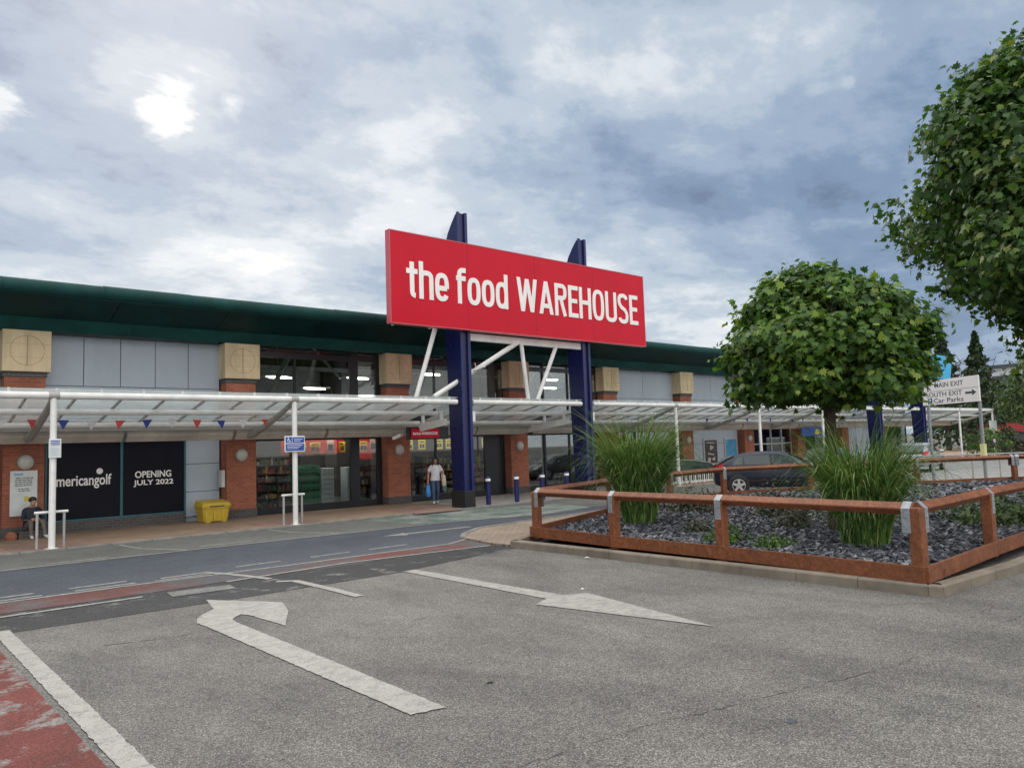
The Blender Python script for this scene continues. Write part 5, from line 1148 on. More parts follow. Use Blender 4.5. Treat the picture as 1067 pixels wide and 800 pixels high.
# ================================================================== FAR RIGHT
def far_things():
    t = thing('red_kiosk', 'low shop unit with a red fascia and dark front behind the railing at far right', 'shop', (92, 22, 0))
    A, B = Vector((88, 27.5, 0)), Vector((96, 14.5, 0)); d = (B-A).normalized(); n_ = Vector((d.y, -d.x, 0)); n_ = n_ if n_.dot(-A) > 0 else -n_; L_ = (B-A).length
    def obx(u0, u1, d0, d1, z0, z1, mat, name, par=t):
        m = MB(); P = lambda u, q, z: tuple(A+d*u+n_*q+Vector((0, 0, z))); m.hexa([P(u0, d0, z0), P(u1, d0, z0), P(u1, d1, z0), P(u0, d1, z0), P(u0, d0, z1), P(u1, d0, z1), P(u1, d1, z1), P(u0, d1, z1)]); return m.build(name, mat, par)
    obx(0, L_, -5, 0, 0, 2.7, 'shop_dark', 'wall'); obx(-.2, L_+.2, .0, .9, 1.75, 2.75, 'shop_red', 'fascia')
    for k in range(6): obx(.5+k*2.5, 2.6+k*2.5, .01, .06, .4, 1.74, 'far_window', 'window')
    obx(L_*.62, L_*.92, .07, .3, .2, 1.74, 'shop_red', 'door_panel')
    m = MB(); P = lambda u, z: tuple(A+d*u+n_*.2+Vector((0, 0, z))); m.prism([P(L_*.58, 2.8), P(L_*.95, 2.8), P(L_*.97, 3.2), P(L_*.70, 3.6), P(L_*.60, 3.4)], n_*.2)
    tag(m.build('green_sign', 'shop_green', loc=tuple(A+d*L_*.75+n_*.2+Vector((0, 0, 3.2)))), 'green sign standing on top of the red shop fascia', 'sign')
    t = thing('tower_block', 'pale flat-roofed tower block with dark window bands above the trees at far right', 'building', (255, 70, 0))
    m = MB(); m.box(248, 268, 48, 73, 0, 19.5); m.build('wall', 'far_white', t)
    m = MB(); m.box(247.4, 268.6, 47.4, 73.6, 19.5, 20.4); m.build('roof', 'far_window', t)
    for z in (3, 6.2, 9.4, 12.6, 15.8): m = MB(); m.box(247.9, 268.1, 47.9, 73.1, z, z+1.5); m.build('window_band', 'far_window', t)
    m = MB(); m.box(252, 258, 55, 66, 20.4, 21.6); m.build('plant_room', 'far_white', t)
    t = thing('totem_sign', 'dark slim totem with an orange cap beside the right edge of the railing', 'totem', (46, 6.6, 0))
    m = MB(); m.cbox(44.2, 44.75, 10.75, 11.2, 0, 2.45, .03); m.build('column', 'shop_dark', t); m = MB(); m.cbox(44.18, 44.77, 10.73, 11.22, 2.45, 2.62, .02); m.build('cap', 'totem_orange', t)
    m = MB(); m.cbox(44.19, 44.76, 10.74, 11.21, 2.62, 2.72, .02); m.build('cap_band', 'far_white', t)
    m = MB(); m.cbox(66.6, 68.2, 20.05, 20.11, 1.95, 2.75, .01); tag(m.build('post_plate', 'poster_white', loc=(67.4, 20.08, 2)), 'plain white plate on the last canopy post at far right', 'sign', 'small signs fixed to canopy posts')
    t = thing('low_hedge', 'dark maroon hedge in front of the red shop at far right', 'hedge', (72, 18, 0))
    m = MB(); rnd = random.Random(9)
    for k in range(5200):
        x = rnd.uniform(0, 1); p = Vector((66, 19.2, 0))*(1-x)+Vector((84, 11.5, 0))*x+Vector((rnd.uniform(-.5, .5), rnd.uniform(-.5, .5), rnd.uniform(.05, 1.15+.15*math.sin(x*30)))); s_ = .14
        a = Vector((rnd.gauss(0, 1), rnd.gauss(0, 1), rnd.gauss(0, 1))).normalized(); b = a.cross(Vector((rnd.gauss(0, 1), rnd.gauss(0, 1), rnd.gauss(0, 1)))).normalized()
        m.face([p-a*s_, p+b*s_*.6, p+a*s_, p-b*s_*.6])
    m.build('foliage', 'hedge_leaf' if 'hedge_leaf' in MATS else 'shrub_dull', t)
far_things()

# ================================================================== TREES, GRASSES, SHRUBS
def nrm(a): return a/np.maximum(1e-9, np.linalg.norm(a, axis=-1, keepdims=True))
MAPLE = np.array([(0, -.10), (.10, .02), (.34, -.08), (.30, .10), (.52, .28), (.30, .36), (.34, .62), (.14, .55), (0, 1.0), (-.14, .55), (-.34, .62), (-.30, .36), (-.52, .28), (-.30, .10), (-.34, -.08), (-.10, .02)])
SIMPLE = np.array([(0, 0), (.22, .25), (.26, .55), (0, 1.0), (-.26, .55), (-.22, .25)])
def leaf_mesh(name, pos, nor, dirv, size, shape, mat, parent=None, loc=None, fold=.18):
    n, k = len(pos), len(shape)
    side = nrm(np.cross(nor, dirv)); dirv = nrm(np.cross(side, nor))
    u = shape[:, 0][None, :, None]; v = (shape[:, 1]-.4)[None, :, None]; s = size[:, None, None]
    droop = -fold*(np.abs(shape[:, 0])*.9+np.maximum(0, shape[:, 1]-.3)**2)[None, :, None]
    V = pos[:, None, :]+s*(side[:, None, :]*u+dirv[:, None, :]*v+nor[:, None, :]*droop)
    org = np.array(parent['_org'] if parent is not None else loc)
    V = (V-org).reshape(-1, 3).astype(np.float32)
    me = bpy.data.meshes.new(name); me.vertices.add(n*k); me.loops.add(n*k); me.polygons.add(n)
    me.vertices.foreach_set('co', V.ravel()); me.loops.foreach_set('vertex_index', np.arange(n*k, dtype=np.int32))
    me.polygons.foreach_set('loop_start', np.arange(0, n*k, k, dtype=np.int32))
    try: me.polygons.foreach_set('loop_total', np.full(n, k, dtype=np.int32))
    except Exception: pass
    me.update(calc_edges=True); me.materials.append(MATS[mat])
    o = bpy.data.objects.new(name, me); COL.objects.link(o)
    if parent is not None: o.parent = parent
    else: o.location = tuple(org)
    o['_org'] = tuple(float(q) for q in org); return o
def crown(rng, c, rad, n_clump, per, lobes, clump_r, flat=.0, shell=.55):
    """leaf positions, outward directions: clumps through a lumpy ellipsoid's outer volume"""
    c = np.array(c); rad = np.array(rad); P, O = [], []
    cnt = 0
    while cnt < n_clump:
        d = nrm(rng.normal(size=3)); k = 1.0
        for ld, lw, la in lobes: k += la*max(0, float(d@ld))**lw
        r_ = k*(shell+(1-shell)*rng.random()**.5)
        p = d*rad*r_
        if flat and p[2] < -rad[2]*flat: p[2] = -rad[2]*flat*rng.uniform(.7, 1.02)
        cnt += 1; m_ = int(per*rng.uniform(.55, 1.4))
        q = rng.normal(size=(m_, 3))*clump_r*np.array([1, 1, .62]); P.append(c+p+q); O.append(nrm(p/rad**1.2+q*.9)*1.0)
    return np.concatenate(P), np.concatenate(O)
def leaves(name, rng, P, O, size, shape, mat, parent, updip=.55, jit=.45):
    n = len(P); up = np.array([0, 0, 1.0])
    nor = nrm(O*(1-updip)+up*updip+rng.normal(size=(n, 3))*jit)
    dr = nrm(O+np.array([0, 0, -.55])+rng.normal(size=(n, 3))*.55)
    return leaf_mesh(name, P, nor, dr, size*rng.uniform(.5, 1.3, n), shape, mat, parent)
def limbs(m, rng, base, top, cr, rad, n1, r0, n2=4):
    base, top = Vector(base), Vector(top)
    for k in range(n1):
        d = rng.normal(size=3); d[2] = abs(d[2])*.8-.15; d = Vector(nrm(d)); s_ = base.lerp(top, rng.uniform(.0, 1)); e = Vector(cr)+Vector((d.x*rad[0], d.y*rad[1], d.z*rad[2]))*.82
        mid = s_.lerp(e, .5)+Vector((0, 0, .12*rad[2])); m.tube([s_, mid, e], [r0*.55, r0*.32, r0*.08], 7)
        for j in range(n2):
            q = mid.lerp(e, rng.uniform(.1, .9)); f = q+Vector(nrm(rng.normal(size=3)))*rad[0]*.35; m.tube([q, q.lerp(f, .5)+Vector((0, 0, .05)), f], [r0*.2, r0*.12, r0*.04], 5)

def lump_crown(rng, c, rad, lumps, per_lump, clump, per, clump_r, lump_r, zmin):
    """a crown of several big boughs: every bough is a lumpy ball of leaf clumps on its own side of the tree"""
    c = np.array(c); rad = np.array(rad); P, O = [], []
    for i in range(lumps):
        d = nrm(rng.normal(size=3)); d[2] = d[2]*.9+.05; d = nrm(d); lc = c+d*rad*rng.uniform(.52, .80); lr = lump_r*rng.uniform(.7, 1.25)
        for k in range(per_lump):
            e = nrm(rng.normal(size=3)); e = nrm(e+d*.35); q = lc+e*lr*np.array([1, 1, .72])*rng.uniform(.72, 1.08)
            if q[2] < zmin+rng.uniform(-.06, .22): continue
            m_ = int(per*rng.uniform(.5, 1.4)); w = rng.normal(size=(m_, 3))*clump_r*np.array([1, 1, .6]); w[:, 2] -= .25*np.abs(w[:, 0])
            P.append(q+w); O.append(nrm(e+w*1.2+d*.3))
    return np.concatenate(P), np.concatenate(O)
def round_maple():
    rng = np.random.default_rng(23); base = (14.15, 6.98, .2); c = (14.10, 6.68, 3.95); rad = (1.84, 1.84, 1.42)
    t = thing('maple_tree', 'small round-headed maple with dense lobed leaves on a slim bare trunk in the slate bed', 'tree', base)
    m = MB(); m.tube([(14.15, 6.98, .12), (14.13, 6.98, .5), (14.08, 6.93, 1.4), (14.05, 6.88, 2.6), (14.03, 6.82, 3.6), (14.0, 6.8, 4.6)], [.135, .115, .108, .10, .07, .03], 12)
    limbs(m, rng, (14.06, 6.9, 2.3), (14.02, 6.82, 3.6), c, rad, 14, .085); m.build('trunk', 'bark', t, True)
    P, O = [], []      # a dome: wide and flat below, rounded and tapering above
    for i in range(78):
        a = i*2.39996+rng.normal()*.2; u = (i+.5)/78; el = math.asin(min(1, max(-.25, -.22+1.2*u))); lr = rng.uniform(.28, .60)
        d = np.array([math.cos(a)*math.cos(el), math.sin(a)*math.cos(el), math.sin(el)]); lc = np.array([13.98, 6.88, 3.15])+d*np.array([1.50, 1.50, 2.12])*(1-.10*max(0, d[2]-.5))*rng.uniform(.62, .98)
        for k in range(18):
            e = nrm(nrm(rng.normal(size=3))+d*.5); q = lc+e*lr*np.array([1, 1, .7])*rng.uniform(.6, 1.12)
            if q[2] < 2.62+rng.uniform(-.12, .25): continue
            m_ = int(28*rng.uniform(.4, 1.5)); w = rng.normal(size=(m_, 3))*.15*np.array([1, 1, .6]); P.append(q+w); O.append(nrm(e+w*1.2+d*.35))
    P, O = np.concatenate(P), np.concatenate(O)
    P2, O2 = crown(rng, (13.98, 6.88, 3.6), np.array([1.38, 1.4, 1.15]), 150, 24, [], .17, flat=.85, shell=.5); P = np.concatenate([P, P2]); O = np.concatenate([O, O2])
    leaves('crown', rng, P, O, .152, MAPLE, 'maple_leaf', t, .42, .42)
round_maple()
def big_maple():
    rng = np.random.default_rng(5); d = FWD+RT*((1158-533.5)/800)-UP*((202-400)/800)
    p = CAM+d*16.8; c = (p.x, p.y, p.z); rad = (4.15, 4.15, 4.55); base = (p.x+.3, 4.55, .14)
    t = thing('maple_tree', 'large maple leaning in from the right edge of the picture with dark lobed leaves', 'tree', base)
    m = MB(); m.tube([base, (base[0], base[1], .6), (base[0]-.05, base[1]-.1, 2), (c[0], c[1], c[2]-2.5), (c[0], c[1], c[2]+2.5)], [.30, .22, .20, .17, .05], 12)
    limbs(m, rng, (base[0]-.05, base[1]-.1, 2.6), (c[0], c[1], c[2]+1), c, (3.3, 3.3, 3.6), 30, .17, 8); m.build('trunk', 'bark', t, True)
    P, O = lump_crown(rng, c, rad, 104, 24, .3, 27, .24, 1.0, 2.85)
    P2, O2 = crown(rng, c, np.array(rad)*.74, 260, 24, [], .32, flat=.9, shell=.5); P = np.concatenate([P, P2]); O = np.concatenate([O, O2])
    leaves('crown', rng, P, O, .178, MAPLE, 'maple_leaf_dark', t, .40, .5)
big_maple()

def back_tree(name, label, base, c, rad, n_clump, per, size, mat, cone=False, group='trees beyond the shops', seed=1):
    rng = np.random.default_rng(seed); t = thing(name, label, 'tree', base, group)
    m = MB(); m.tube([base, (base[0], base[1], c[2]-rad[2]*.4), (c[0], c[1], c[2]+rad[2]*.7)], [rad[0]*.07+.06, rad[0]*.055+.04, .03], 8); limbs(m, rng, (c[0], c[1], c[2]-rad[2]*.7), (c[0], c[1], c[2]), c, rad, 8, rad[0]*.05+.03); m.build('trunk', 'bark', t, True)
    if cone:
        n = n_clump*per; h = rng.random(n)**.8; a = rng.random(n)*6.283; r_ = (1-h)*rad[0]*(.55+.45*rng.random(n)**.5)*(1+.25*np.sin(h*60)); P = np.stack([c[0]+r_*np.cos(a), c[1]+r_*np.sin(a), base[2]+1+(c[2]+rad[2]-base[2]-1)*h-.2*r_], 1); O = np.stack([np.cos(a), np.sin(a), -.3+0*a], 1)
    else:
        lobes = [(nrm(rng.normal(size=3)), 8, rng.uniform(-.22, .25)) for _ in range(14)]
        P, O = crown(rng, c, rad, n_clump, per, lobes, rad[0]*.11, flat=.9, shell=.5)
    leaves('crown', rng, P, O, size, SIMPLE, mat, t, .3, .6)
back_tree('conifer_tree', 'tall dark conifer rising behind the white directional sign', (84, 26.0, 0), (84, 26.0, 6.5), (3.2, 3.2, 5.2), 130, 22, .5, 'dark_leaf', True, seed=2)
back_tree('conifer_tree', 'second dark conifer behind the directional sign, half hidden by the maples', (88, 30.5, 0), (88, 30.5, 6.5), (3.4, 3.4, 6.6), 130, 22, .5, 'dark_leaf', True, seed=3)
back_tree('broadleaf_tree', 'mid green broadleaf tree below the tower block at far right', (70, 16.6, 0), (70, 17.0, 4.7), (3.4, 3.4, 2.3), 260, 22, .30, 'mid_leaf', seed=4)
back_tree('broadleaf_tree', 'dark green tree behind the red shop, at the right edge', (100, 19, 0), (100, 19, 5), (6, 6, 3.8), 260, 20, .5, 'dark_leaf', seed=6)
back_tree('broadleaf_tree', 'bushy dark tree behind the far end of the canopy', (98, 30, 0), (98, 30, 4.2), (6, 6, 3.6), 260, 20, .5, 'dark_leaf', seed=7)
for i, (x, y, h) in enumerate([(120, 26, 7), (130, 14, 8), (125, 38, 9), (140, 2, 8), (112, 6, 6.5)]):
    back_tree('broadleaf_tree', ['distant dark tree left of the tower block', 'distant dark tree directly below the tower block', 'distant dark tree behind the conifers', 'distant dark tree beyond the right edge of the red shop', 'distant low tree beside the totem'][i], (x, y, 0), (x, y, h*.55), (h*.7, h*.7, h*.45), 150, 16, .7, 'dark_leaf', seed=20+i)
back_tree('shrub', 'bright yellow-green bush below the directional sign', (62, 19, 0), (62, 19, 1.2), (1.3, 1.3, 1.1), 60, 16, .2, 'shrub_leaf', group='bushes at the far right', seed=31)

def tall_grass(label, base, h, w, n, seed):
    rng = np.random.default_rng(seed); t = thing('ornamental_grass', label, 'grass clump', base, 'tall grasses in the slate bed'); m = MB(); b = Vector(base)
    tuft = [(rng.random()*6.283, .26*w*rng.random()**.5, rng.uniform(.72, 1.08), rng.normal()*.05) for _ in range(60)]
    for i in range(n):
        ta, tr, th_, tl = tuft[int(rng.random()*len(tuft))]
        x_, y_ = math.cos(ta)*tr+rng.normal()*.028, math.sin(ta)*tr+rng.normal()*.028; a = math.atan2(y_, x_); r0 = math.hypot(x_, y_); p = b+Vector((x_, y_, 0)); a2 = a+rng.normal()*.55
        short = rng.random() < .35
        L_ = h*th_*(rng.uniform(.35, .75) if short else rng.uniform(.72, 1.12)); lean = abs(rng.normal())*.09+.03+tl+.20*(r0/(.26*w)); drp = (.18+rng.uniform(.1, 1.25)**1.6)*(1.15 if short else 1); out = Vector((math.cos(a2), math.sin(a2), 0)); sd = Vector((-out.y, out.x, 0)).lerp(Vector((rng.normal(), rng.normal(), 0)), .5).normalized(); wd = rng.uniform(.006, .014)
        kink = rng.integers(4, 9) if rng.random() < .10 else 99
        prev = None; k = 8; pos = p.copy(); ang = lean*.30
        for j in range(k+1):
            u = j/k; ww = wd*min(1, .55+u*2)*(1-u**3)+.001; L0, R0 = pos-sd*ww, pos+sd*ww
            if prev: m.face([prev[0], prev[1], R0, L0])
            prev = (L0, R0); ang += lean*.16+drp*(u**2.0)*.62+(.9 if j == kink else 0)
            pos = pos+(Vector((0, 0, 1))*math.cos(min(ang, 2.7))+out*math.sin(min(ang, 2.7)))*L_/k
    m.build('blades', 'grass_blade', t)
tall_grass('tall arching ornamental grass clump left in the slate bed, before the navy pylon', (13.45, 11.1, .2), 2.72, 1.22, 2100, 3)
tall_grass('tall arching ornamental grass clump in front of the round maple trunk', (12.62, 5.74, .2), 2.14, 1.24, 2200, 4)
def shrub(label, x, y, r_, h, n, mat, size, seed):
    rng = np.random.default_rng(seed); t = thing('low_shrub', label, 'shrub', (x, y, .2), 'low plants in the slate bed'); m = MB()
    for k in range(9): a = rng.random()*6.28; m.tube([(x, y, .18), (x+math.cos(a)*r_*.4, y+math.sin(a)*r_*.4, .2+h*.45), (x+math.cos(a)*r_*.75, y+math.sin(a)*r_*.75, .2+h*.8)], [.008, .006, .003], 5)
    m.build('stem', 'bark', t)
    d = nrm(rng.normal(size=(n, 3))); d[:, 2] = np.abs(d[:, 2]); k = rng.random(n)**.45; lump = 1+.35*np.sin(np.arctan2(d[:, 1], d[:, 0])*5+seed)
    P = np.stack([x+d[:, 0]*r_*k*lump, y+d[:, 1]*r_*k*lump, .2+d[:, 2]*h*k*lump], 1); leaves('foliage', rng, P, d, size, SIMPLE, mat, t, .3, .6)
shrub('bright green low plant by the front rail, between the second and third fence posts', 11.72, 7.75, .36, .26, 700, 'shrub_leaf', .075, 1)
shrub('fresh green tuft by the front rail, just right of the third fence post', 11.55, 6.75, .33, .20, 700, 'shrub_leaf', .07, 2)
shrub('dull reddish low plant behind the middle of the front rail', 12.5, 8.9, .36, .30, 420, 'shrub_dull', .07, 3)
shrub('dark bushy plant in the slate bed right of the left tall grass', 16.4, 11.8, .8, .55, 1500, 'shrub_dull', .09, 4)
shrub('wispy plant in the slate bed in front of the blue car', 16.3, 9.4, .65, .75, 900, 'shrub_dull', .09, 5)
shrub('broad dark green plant in the slate bed by the right edge', 17.0, 5.0, 1.05, .50, 2600, 'mid_leaf', .10, 6)
shrub('wispy plant at the foot of the right tall grass', 14.4, 7.9, .45, .55, 600, 'shrub_dull', .08, 7)

# ================================================================== PEOPLE
def skin_body(name, pts, edges, radii, root, mats, matf, parent, sub=2):
    """one continuous skinned surface over a skeleton; matf(co) -> material index"""
    org = Vector(parent['_org']); me = bpy.data.meshes.new(name); me.from_pydata([Vector(p)-org for p in pts], edges, []); o = bpy.data.objects.new(name, me); COL.objects.link(o)
    md = o.modifiers.new('skin', 'SKIN'); md.use_smooth_shade = True; lay = me.skin_vertices[0] if len(me.skin_vertices) else None
    if lay is None:
        bm = bmesh.new(); bm.from_mesh(me); bm.verts.layers.skin.verify(); bm.to_mesh(me); bm.free(); lay = me.skin_vertices[0]
    for i, r_ in enumerate(radii):
        lay.data[i].radius = r_ if isinstance(r_, tuple) else (r_, r_); lay.data[i].use_root = (i == root)
    sd = o.modifiers.new('sub', 'SUBSURF'); sd.levels = sub; sd.render_levels = sub
    dg = bpy.context.evaluated_depsgraph_get(); dg.update(); nm = bpy.data.meshes.new_from_object(o.evaluated_get(dg)); bpy.data.objects.remove(o)
    for m_ in list(nm.materials): pass
    nm.materials.clear()
    for m_ in mats: nm.materials.append(MATS[m_])
    for p in nm.polygons: p.material_index = matf(p.center+org); p.use_smooth = True
    nm.name = name; b = bpy.data.objects.new(name, nm); COL.objects.link(b); b.parent = parent; b['_org'] = tuple(org); return b
def body_points(S):
    """S: joint dict -> skeleton with face, ears, fingers"""
    pts, ed, ra, ix = [], [], [], {}
    def add(k, p, r_, prev=None):
        ix[k] = len(pts); pts.append(Vector(p)); ra.append(r_)
        if prev is not None: ed.append((ix[prev], ix[k]))
    add('pelvis', S['pelvis'], (.135, .115)); add('waist', S['waist'], (.125, .10), 'pelvis'); add('chest', S['chest'], (.150, .115), 'waist'); add('collar', S['collar'], (.085, .075), 'chest'); add('neck', S['neck'], .052, 'collar')
    add('jaw', S['jaw'], (.066, .072), 'neck'); add('head', S['head'], (.080, .095), 'jaw'); add('crown', S['crown'], (.058, .066), 'head')
    f = (S['face']).normalized(); add('nose', Vector(S['head'])+f*.105-Vector((0, 0, .028)), .012, 'head')
    for s in 'lr':
        add('sh'+s, S['sh'+s], .062, 'collar'); add('el'+s, S['el'+s], .043, 'sh'+s); add('wr'+s, S['wr'+s], .028, 'el'+s)
        w, e = Vector(S['wr'+s]), Vector(S['el'+s]); d = (w-e).normalized(); h = d if 'hd'+s not in S else S['hd'+s].normalized(); pal = w+h*.07; add('pm'+s, pal, .034, 'wr'+s)
        sdv = h.cross(f); sdv = sdv.normalized() if sdv.length > .1 else Vector((1, 0, 0))
        for q, L_ in enumerate((.062, .072, .068, .052)):
            o = pal+h*.02+sdv*(.027-.018*q); add(f'f{s}{q}', o+h*L_*.5, .009, 'pm'+s); add(f'g{s}{q}', o+h*L_*.8+f*.02, .0075, f'f{s}{q}')
        add('th'+s, w+h*.05+sdv*.045+f*.02, .010, 'pm'+s)
        add('hp'+s, S['hp'+s], .098, 'pelvis'); add('kn'+s, S['kn'+s], .064, 'hp'+s); add('cf'+s, Vector(S['kn'+s]).lerp(Vector(S['an'+s]), .35), .056, 'kn'+s); add('an'+s, S['an'+s], .042, 'cf'+s); add('to'+s, S['to'+s], .036, 'an'+s)
    return pts, ed, ra
def walking_woman():
    base = Vector((16.15, 22.55, PZ)); t = thing('person', 'woman with long dark hair walking in a white top and blue jeans, carrying shopping bags', 'person', tuple(base))
    fw = Vector((-.45, -.89, 0)).normalized(); rt = Vector((fw.y, -fw.x, 0))   # rt = her right hand side
    Pp = lambda f, r_, z: base+fw*f+rt*r_+Vector((0, 0, z))
    S = dict(pelvis=Pp(0, 0, .90), waist=Pp(.01, 0, 1.06), chest=Pp(.02, 0, 1.24), collar=Pp(.0, 0, 1.37), neck=Pp(.01, 0, 1.43), jaw=Pp(.035, 0, 1.48), head=Pp(.03, 0, 1.545), crown=Pp(.02, 0, 1.595), face=fw,
             shr=Pp(0, .165, 1.335), elr=Pp(-.02, .25, 1.08), wrr=Pp(.05, .27, .85), shl=Pp(0, -.165, 1.335), ell=Pp(-.03, -.235, 1.10), wrl=Pp(.14, -.22, 1.0),
             hpr=Pp(0, .085, .84), knr=Pp(.10, .09, .47), anr=Pp(.08, .09, .09), tor=Pp(.21, .10, .045), hpl=Pp(0, -.085, .84), knl=Pp(.02, -.08, .48), anl=Pp(-.16, -.075, .14), tol=Pp(-.06, -.08, .05))
    p, e, r_ = body_points(S)
    def mf(c):
        z = c.z-PZ; lat = abs((c-base).dot(rt))
        if z < .11: return 3
        if z > 1.37 and lat < .10: return 0
        if lat > .20 and z < 1.18: return 0
        if z > .86: return 1
        return 2
    b = skin_body('body', p, e, r_, 0, ['skin', 'top_white', 'jeans', 'trainer'], mf, t)
    m = MB()   # hem of the loose top
    def ring(z, a, bb, f=0): return [Pp(f+math.cos(q)*bb, math.sin(q)*a, z) for q in [2*math.pi*i/20 for i in range(20)]]
    m.loft([ring(1.36, .10, .075, .01), ring(1.31, .150, .10, .012), ring(1.20, .168, .13, .02), ring(1.05, .150, .125, .01), ring(.90, .178, .145, .0), ring(.84, .190, .150, 0)], caps=False)
    for s in (1, -1): m.tube([Pp(0, s*.13, 1.335), Pp(-.005, s*.185, 1.25), Pp(-.012, s*.215, 1.17)], [.06, .066, .072], 12, caps=False)
    m.build('blouse', 'top_white', t, True)
    m = MB(); hc = Pp(.005, 0, 1.55)
    m.loft([[hc+fw*(math.cos(q)*a+o)+rt*math.sin(q)*w+Vector((0, 0, z)) for q in [math.pi*.30+(2*math.pi-math.pi*.6)*i/16 for i in range(17)]] for z, a, w, o in ((.105, .03, .03, 0), (.085, .085, .075, 0), (.02, .11, .10, -.005), (-.07, .115, .108, -.012), (-.18, .105, .115, -.02), (-.30, .085, .12, -.03), (-.40, .06, .10, -.035), (-.44, .03, .06, -.04))], caps=False)
    for s in (1, -1): m.tube([Pp(.03, s*.06, 1.64), Pp(.075, s*.088, 1.57), Pp(.06, s*.098, 1.46), Pp(.06, s*.10, 1.36)], [.02, .032, .036, .018], 10)
    m.tube([Pp(.09, -.06, 1.60), Pp(.07, -.02, 1.645), Pp(.05, .06, 1.63)], [.02, .03, .025], 8); m.build('hair', 'hair', t, True)
    m = MB()
    for s in (1, -1): m.lathe(Pp(.118, s*.032, 1.553), fw, [(0, 0), (.011, .0), (.006, .008), (0, .009)], 8)
    m.build('eye', 'hair', t); m = MB(); m.beam(Pp(.118, .026, 1.492), Pp(.118, -.026, 1.492), .01, .012); m.build('mouth', 'lamp_red', t)
    def bag(c, w, d, h, mat, label, lean=0):
        bt = thing('shopping_bag', label, 'bag', tuple(c-Vector((0, 0, h))))
        q = MB(); rr = lambda z, k: [c+rt*d*k*i+fw*w*k*j+Vector((0, 0, -z)) for i, j in ((-.5, -.42), (-.42, -.5), (.42, -.5), (.5, -.42), (.5, .42), (.42, .5), (-.42, .5), (-.5, .42))]
        q.loft([rr(h, .8), rr(h*.85, 1.02), rr(h*.5, 1.0), rr(h*.15, .85), rr(0, .7)]); q.build('sack', mat, bt, True)
        q = MB()
        for s in (-.2, .2): q.tube([c+fw*(s*w-.04), c+Vector((0, 0, .16))+fw*s*.02, c+fw*(s*w+.04)], .007, 6)
        q.build('handle', mat, bt, True)
    bag(Pp(.06, .285, .68), .26, .15, .40, 'bag_blue', 'bright blue carrier bag in the right hand of the walking woman')
    bag(Pp(.10, -.28, 1.02), .24, .13, .38, 'bag_cream', 'cream shoulder bag at the left side of the walking woman'); bag(Pp(-.12, -.33, .88), .24, .14, .42, 'bag_teal', 'dull teal bag behind the cream bag of the walking woman')
walking_woman()
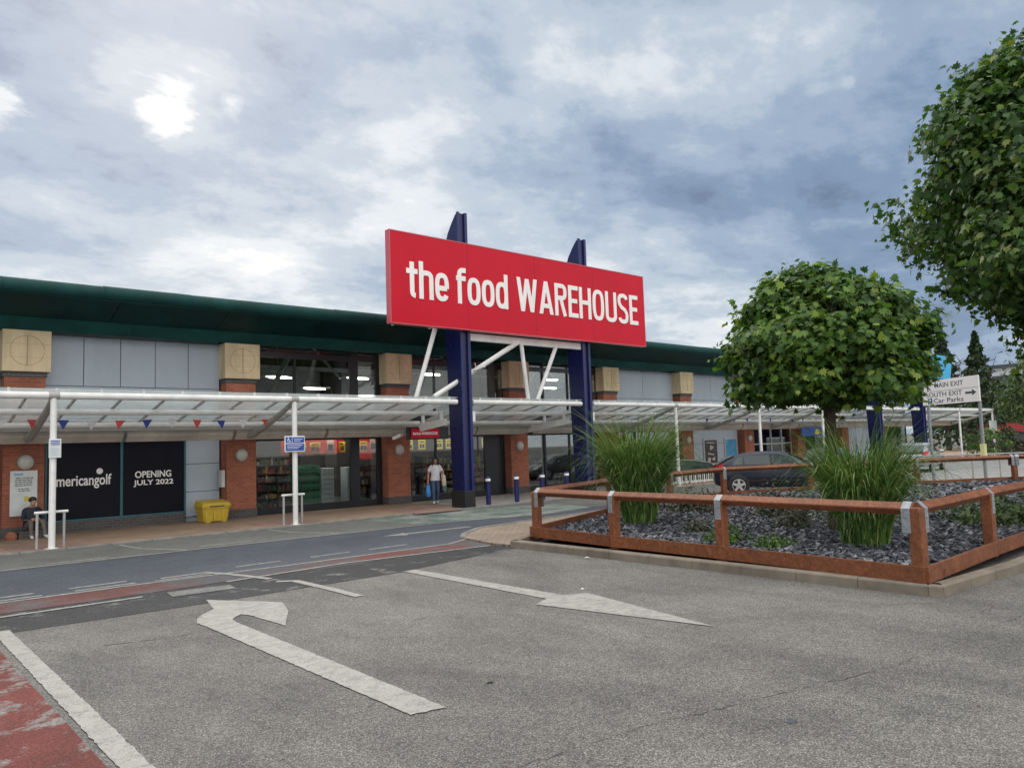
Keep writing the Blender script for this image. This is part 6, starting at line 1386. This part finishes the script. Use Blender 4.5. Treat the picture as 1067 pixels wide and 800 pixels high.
def seated_man():
    base = Vector((3.92, 23.60, PZ)); t = thing('person', 'man in a dark jacket and white trainers sitting against the brick pillar', 'person', tuple(base))
    fw = Vector((.12, -1, 0)).normalized(); rt = Vector((fw.y, -fw.x, 0)); Pp = lambda f, r_, z: base+fw*f+rt*r_+Vector((0, 0, z))
    S = dict(pelvis=Pp(-.02, 0, .30), waist=Pp(.0, 0, .46), chest=Pp(.06, 0, .64), collar=Pp(.09, 0, .77), neck=Pp(.11, 0, .83), jaw=Pp(.15, 0, .875), head=Pp(.14, 0, .945), crown=Pp(.13, 0, 1.0), face=(fw+Vector((.25, 0, -.1))),
             shr=Pp(.08, .18, .735), elr=Pp(.20, .24, .50), wrr=Pp(.38, .10, .50), shl=Pp(.08, -.18, .735), ell=Pp(.20, -.24, .50), wrl=Pp(.38, -.08, .50), hdr=fw*.3-rt, hdl=fw*.3+rt,
             hpr=Pp(.04, .10, .29), knr=Pp(.44, .13, .46), anr=Pp(.50, .13, .09), tor=Pp(.66, .15, .04), hpl=Pp(.04, -.10, .29), knl=Pp(.44, -.15, .46), anl=Pp(.56, -.17, .09), tol=Pp(.72, -.19, .04))
    p, e, r_ = body_points(S)
    def mf(c):
        z = c.z-PZ; f = (c-base).dot(fw)
        if z < .10 and f > .3: return 3
        if z > .80: return 0
        if f > .375 and z > .455 and abs((c-base).dot(rt)) < .10: return 0
        if f > .22 and z < .54 and z < .50: return 2
        return 1 if z > .36 else 2
    skin_body('body', p, e, r_, 0, ['skin', 'jacket_navy', 'trousers_taupe', 'trainer'], mf, t)
    m = MB(); m.loft([[Pp(.08, 0, z)+fw*math.cos(q)*a+rt*math.sin(q)*w for q in [2*math.pi*i/18 for i in range(18)]] for z, a, w in ((.80, .09, .13), (.72, .13, .20), (.60, .14, .21), (.45, .15, .20), (.30, .17, .20))], caps=False); m.build('jacket', 'jacket_navy', t, True)
    m = MB(); m.loft([[Pp(.125, 0, z)+fw*(math.cos(q)*a+o)+rt*math.sin(q)*w for q in [2*math.pi*i/16 for i in range(16)]] for z, a, w, o in ((.945, .098, .092, -.03), (.985, .108, .094, -.012), (1.03, .095, .085, .0), (1.065, .06, .05, .01), (1.075, .02, .02, .01))]); m.build('hair', 'hair', t, True)
    m = MB()
    for s in (1, -1): m.lathe(Pp(.235, s*.032-.02, .953), fw, [(0, 0), (.010, .0), (.006, .008), (0, .009)], 8)
    m.build('eye', 'hair', t)
    m = MB(); m.cbox(3.62, 4.22, 23.35, 23.92, PZ, .24, .01); tag(m.build('low_plinth', 'brick_dark', loc=(3.92, 23.6, PZ)), 'dark low ledge the man sits on at the foot of the pillar', 'ledge')
    m = MB(); rr = lambda z, k: [Vector((3.46+math.cos(q)*.14*k, 23.4+math.sin(q)*.12*k, z)) for q in [2*math.pi*i/12 for i in range(12)]]; m.loft([rr(PZ, .8), rr(.12, 1.05), rr(.2, .9), rr(.26, .4)])
    tag(m.build('holdall', 'brick', smooth=True, loc=(3.46, 23.4, PZ)), 'small dull red bag on the pavement beside the seated man', 'bag')
seated_man()

# litter and leaves on the ground
def scrap(name, x, y, s, mat, label, seed):
    rnd = random.Random(seed); m = MB(); q = [(x+math.cos(a)*s*rnd.uniform(.6, 1.2), y+math.sin(a)*s*.6*rnd.uniform(.6, 1.2), .004+rnd.uniform(.0, s*.35)) for a in [6.283*i/7 for i in range(7)]]
    c = (x, y, .01+s*.35)
    for a, b in zip(q, q[1:]+q[:1]): m.face([a, b, c])
    tag(m.build(name, mat, loc=(x, y, 0)), label, 'litter')
scrap('litter_scrap', 9.98, 9.45, .065, 'letter_white', 'white paper scrap on the tarmac by the planter kerb', 1); scrap('litter_scrap', 7.82, 7.52, .035, 'letter_white', 'tiny pale scrap above the straight arrow head', 2)
scrap('fallen_leaf', 4.26, 5.23, .045, 'shrub_dull', 'curled pale leaf on the tarmac right of the turn arrow shaft', 3); scrap('litter_scrap', 14.7, 20.6, .06, 'letter_white', 'white scrap on the pavement left of the walking woman', 5)
m = MB(); m.lathe((5.13, 2.95, 0), (0, 0, 1), [(0, .002), (.045, .003), (.03, .012), (0, .013)], 9)
tag(m.build('pebble', 'ink', loc=(5.13, 2.95, 0)), 'small dark pebble on the open tarmac at the lower right', 'pebble')
